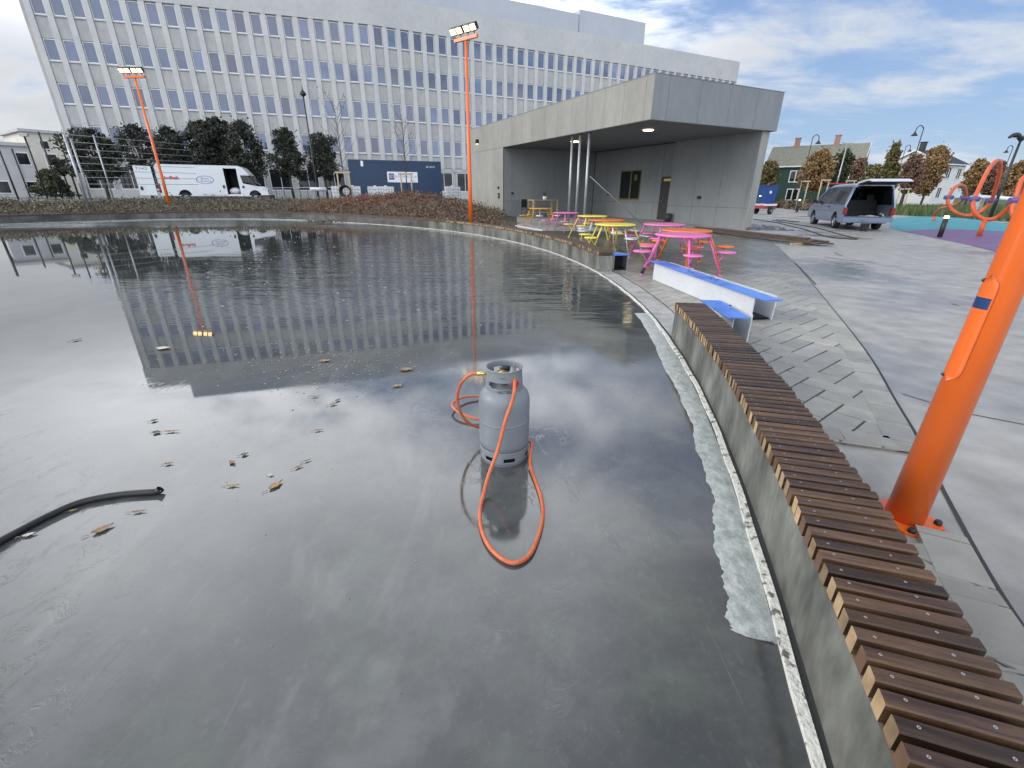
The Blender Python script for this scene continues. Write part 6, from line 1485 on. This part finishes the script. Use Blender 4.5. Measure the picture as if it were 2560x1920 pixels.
for j in range(ny_+1):
    for i in range(nx_+1):
        x, y = 11.35+(i/nx_-.5)*2.3, 21.9+(j/ny_-.5)*2.6; e_ = min(i, nx_-i, j, ny_-j); vs.append((x+r_.uniform(-.12, .12), y+r_.uniform(-.12, .12), .006 if e_ == 0 else .05+r_.random()*.14))
tpm.add(vs, [(j*(nx_+1)+i, j*(nx_+1)+i+1, (j+1)*(nx_+1)+i+1, (j+1)*(nx_+1)+i) for j in range(ny_) for i in range(nx_)]); tag(tpm.build('tarpaulin', 'tarp'), 'crumpled dark tarpaulin at the right end of the pavilion wall', 'tarpaulin')
cbl = [gp(*p) for p in ((1882, 553), (1940, 562), (1973, 570), (2013, 578), (2073, 594), (2143, 599), (2100, 588), (2040, 574), (1985, 566), (1930, 556))]
m_ = MB(); m_.tube([Vector((p.x, p.y, gz(p.x, p.y)+.02)) for p in spline(cbl, 5)], .022, 6); tag(m_.build('power_cable', 'black_rubber'), 'black cable looped over the wet plaza between the tarpaulin and the van', 'cable')
c2 = [gp(*p) for p in ((1940, 555), (1960, 557), (1985, 560), (1997, 560))]; m_ = MB(); m_.tube([Vector((p.x, p.y, gz(p.x, p.y)+.02)) for p in c2], .025, 6); tag(m_.build('rubber_strip', 'black_rubber'), 'short dark strip lying beyond the cable on the plaza', 'strip')
zt = at(1913, 464, 56).z; p = at(1913, 474, 56); t = thing('waste_skip', 'blue skip beyond the plaza just right of the pavilion', 'skip', (p.x, p.y, .0), .2); m_ = MB()
sec = [(-.75, .0), (.75, .0), (1.05, zt-.25), (-1.05, zt-.25)]; m_.prism(sec, 1.7, Matrix(((1, 0, 0, 0), (0, 0, 1, -.85), (0, 1, 0, .25), (0, 0, 0, 1)))); m_.build('body', 'skip_blue', t); m_ = MB(); m_.b2((-1.1, -.92, zt-.06), (1.1, -.80, zt+.02)); m_.b2((-1.1, .80, zt-.06), (1.1, .92, zt+.02)); m_.build('rim', 'skip_blue', t)
m_ = MB(); m_.lathe([(0, 0), (.16, 0)], 12, (0, 0, 0), 0, False, Matrix.Translation((0.1, -.86, zt-.7)) @ Matrix.Rotation(pi/2, 4, 'X')); m_.build('mark', 'white_paint', t)
p = gp(1910, 517, .1); p = Vector((p.x*.62, p.y*.62, gz(29, 48))); t = thing('small_trailer', 'small red and white trailer on the plaza edge right of the pavilion', 'trailer', p, .5)
m_ = MB(); m_.b2((-.7, -.5, .42), (.7, .5, .62)); m_.build('bed', 'red_paint', t); m_ = MB(); m_.b2((-.75, -.55, .62), (.75, -.50, .75)); m_.b2((-.75, .50, .62), (.75, .55, .75)); m_.build('rail', 'white_paint', t); m_ = MB(); m_.beam((.7, 0, .5), (1.5, 0, .35), .06, .06); m_.build('drawbar', 'red_paint', t); wheel(t, 0, .66, .28, .16, 1); wheel(t, 0, -.66, .28, .16, -1)
for xl, xr, yt, Y, lb in ((2006, 2022, 451, 47, 'pale tree stakes left of the silver blue van'), (2056, 2074, 448, 48, 'pale tree stakes just behind the cab of the silver blue van'), (2118, 2138, 450, 52, 'reddish tree stakes right of the small machine cab'), (2252, 2274, 470, 46, 'leaning tree stakes right of the raised tailgate')): stakes(xl, xr, yt, Y, .0, lb, 'tree stake frames by the plaza')
p = at(2097, 452, 52); t = thing('machine_cab', 'small dark digger cab with a red roof behind the silver blue van', 'digger', (p.x, p.y, 0), .3); m_ = MB(); m_.b2((-.9, -.6, .5), (.9, .6, 1.1)); m_.build('body', 'red_paint', t); m_ = MB()
for x in (-.5, .5):
    for y in (-.5, .5): m_.b2((x-.05, y-.05, 1.1), (x+.05, y+.05, 2.55))
m_.build('cab_frame', 'black_paint', t); m_ = MB(); m_.b2((-.46, -.51, 1.5), (.46, .51, 2.5)); m_.build('window', 'glass_dark', t); m_ = MB(); m_.b2((-.65, -.65, 2.55), (.65, .65, 2.68)); m_.build('roof', 'red_paint', t)
for y in (-.62, .62): m_ = MB(); m_.tube([(-.8, y, .25), (.8, y, .25)], .25, 10); m_.build('track', 'black_rubber', t)
a, b = at(2440, 491, 34), at(2575, 500, 30); m_ = MB(); m_.tube([a, b], .115, 12); o = m_.build('white_pipe', 'ibc_white'); tag(o, 'long white pipe lying level behind the climbing loops', 'pipe')
for i, f in enumerate((.12, .88)):
    q = a.lerp(b, f); m_ = MB(); m_.box((q.x, q.y, (q.z-.12)/2), (.4, .3, q.z-.12), .3); tag(m_.build('concrete_block', 'kerb_concrete'), ('concrete block carrying the left end of the white pipe', 'concrete block carrying the right end of the white pipe')[i], 'block', 'blocks under the white pipe')
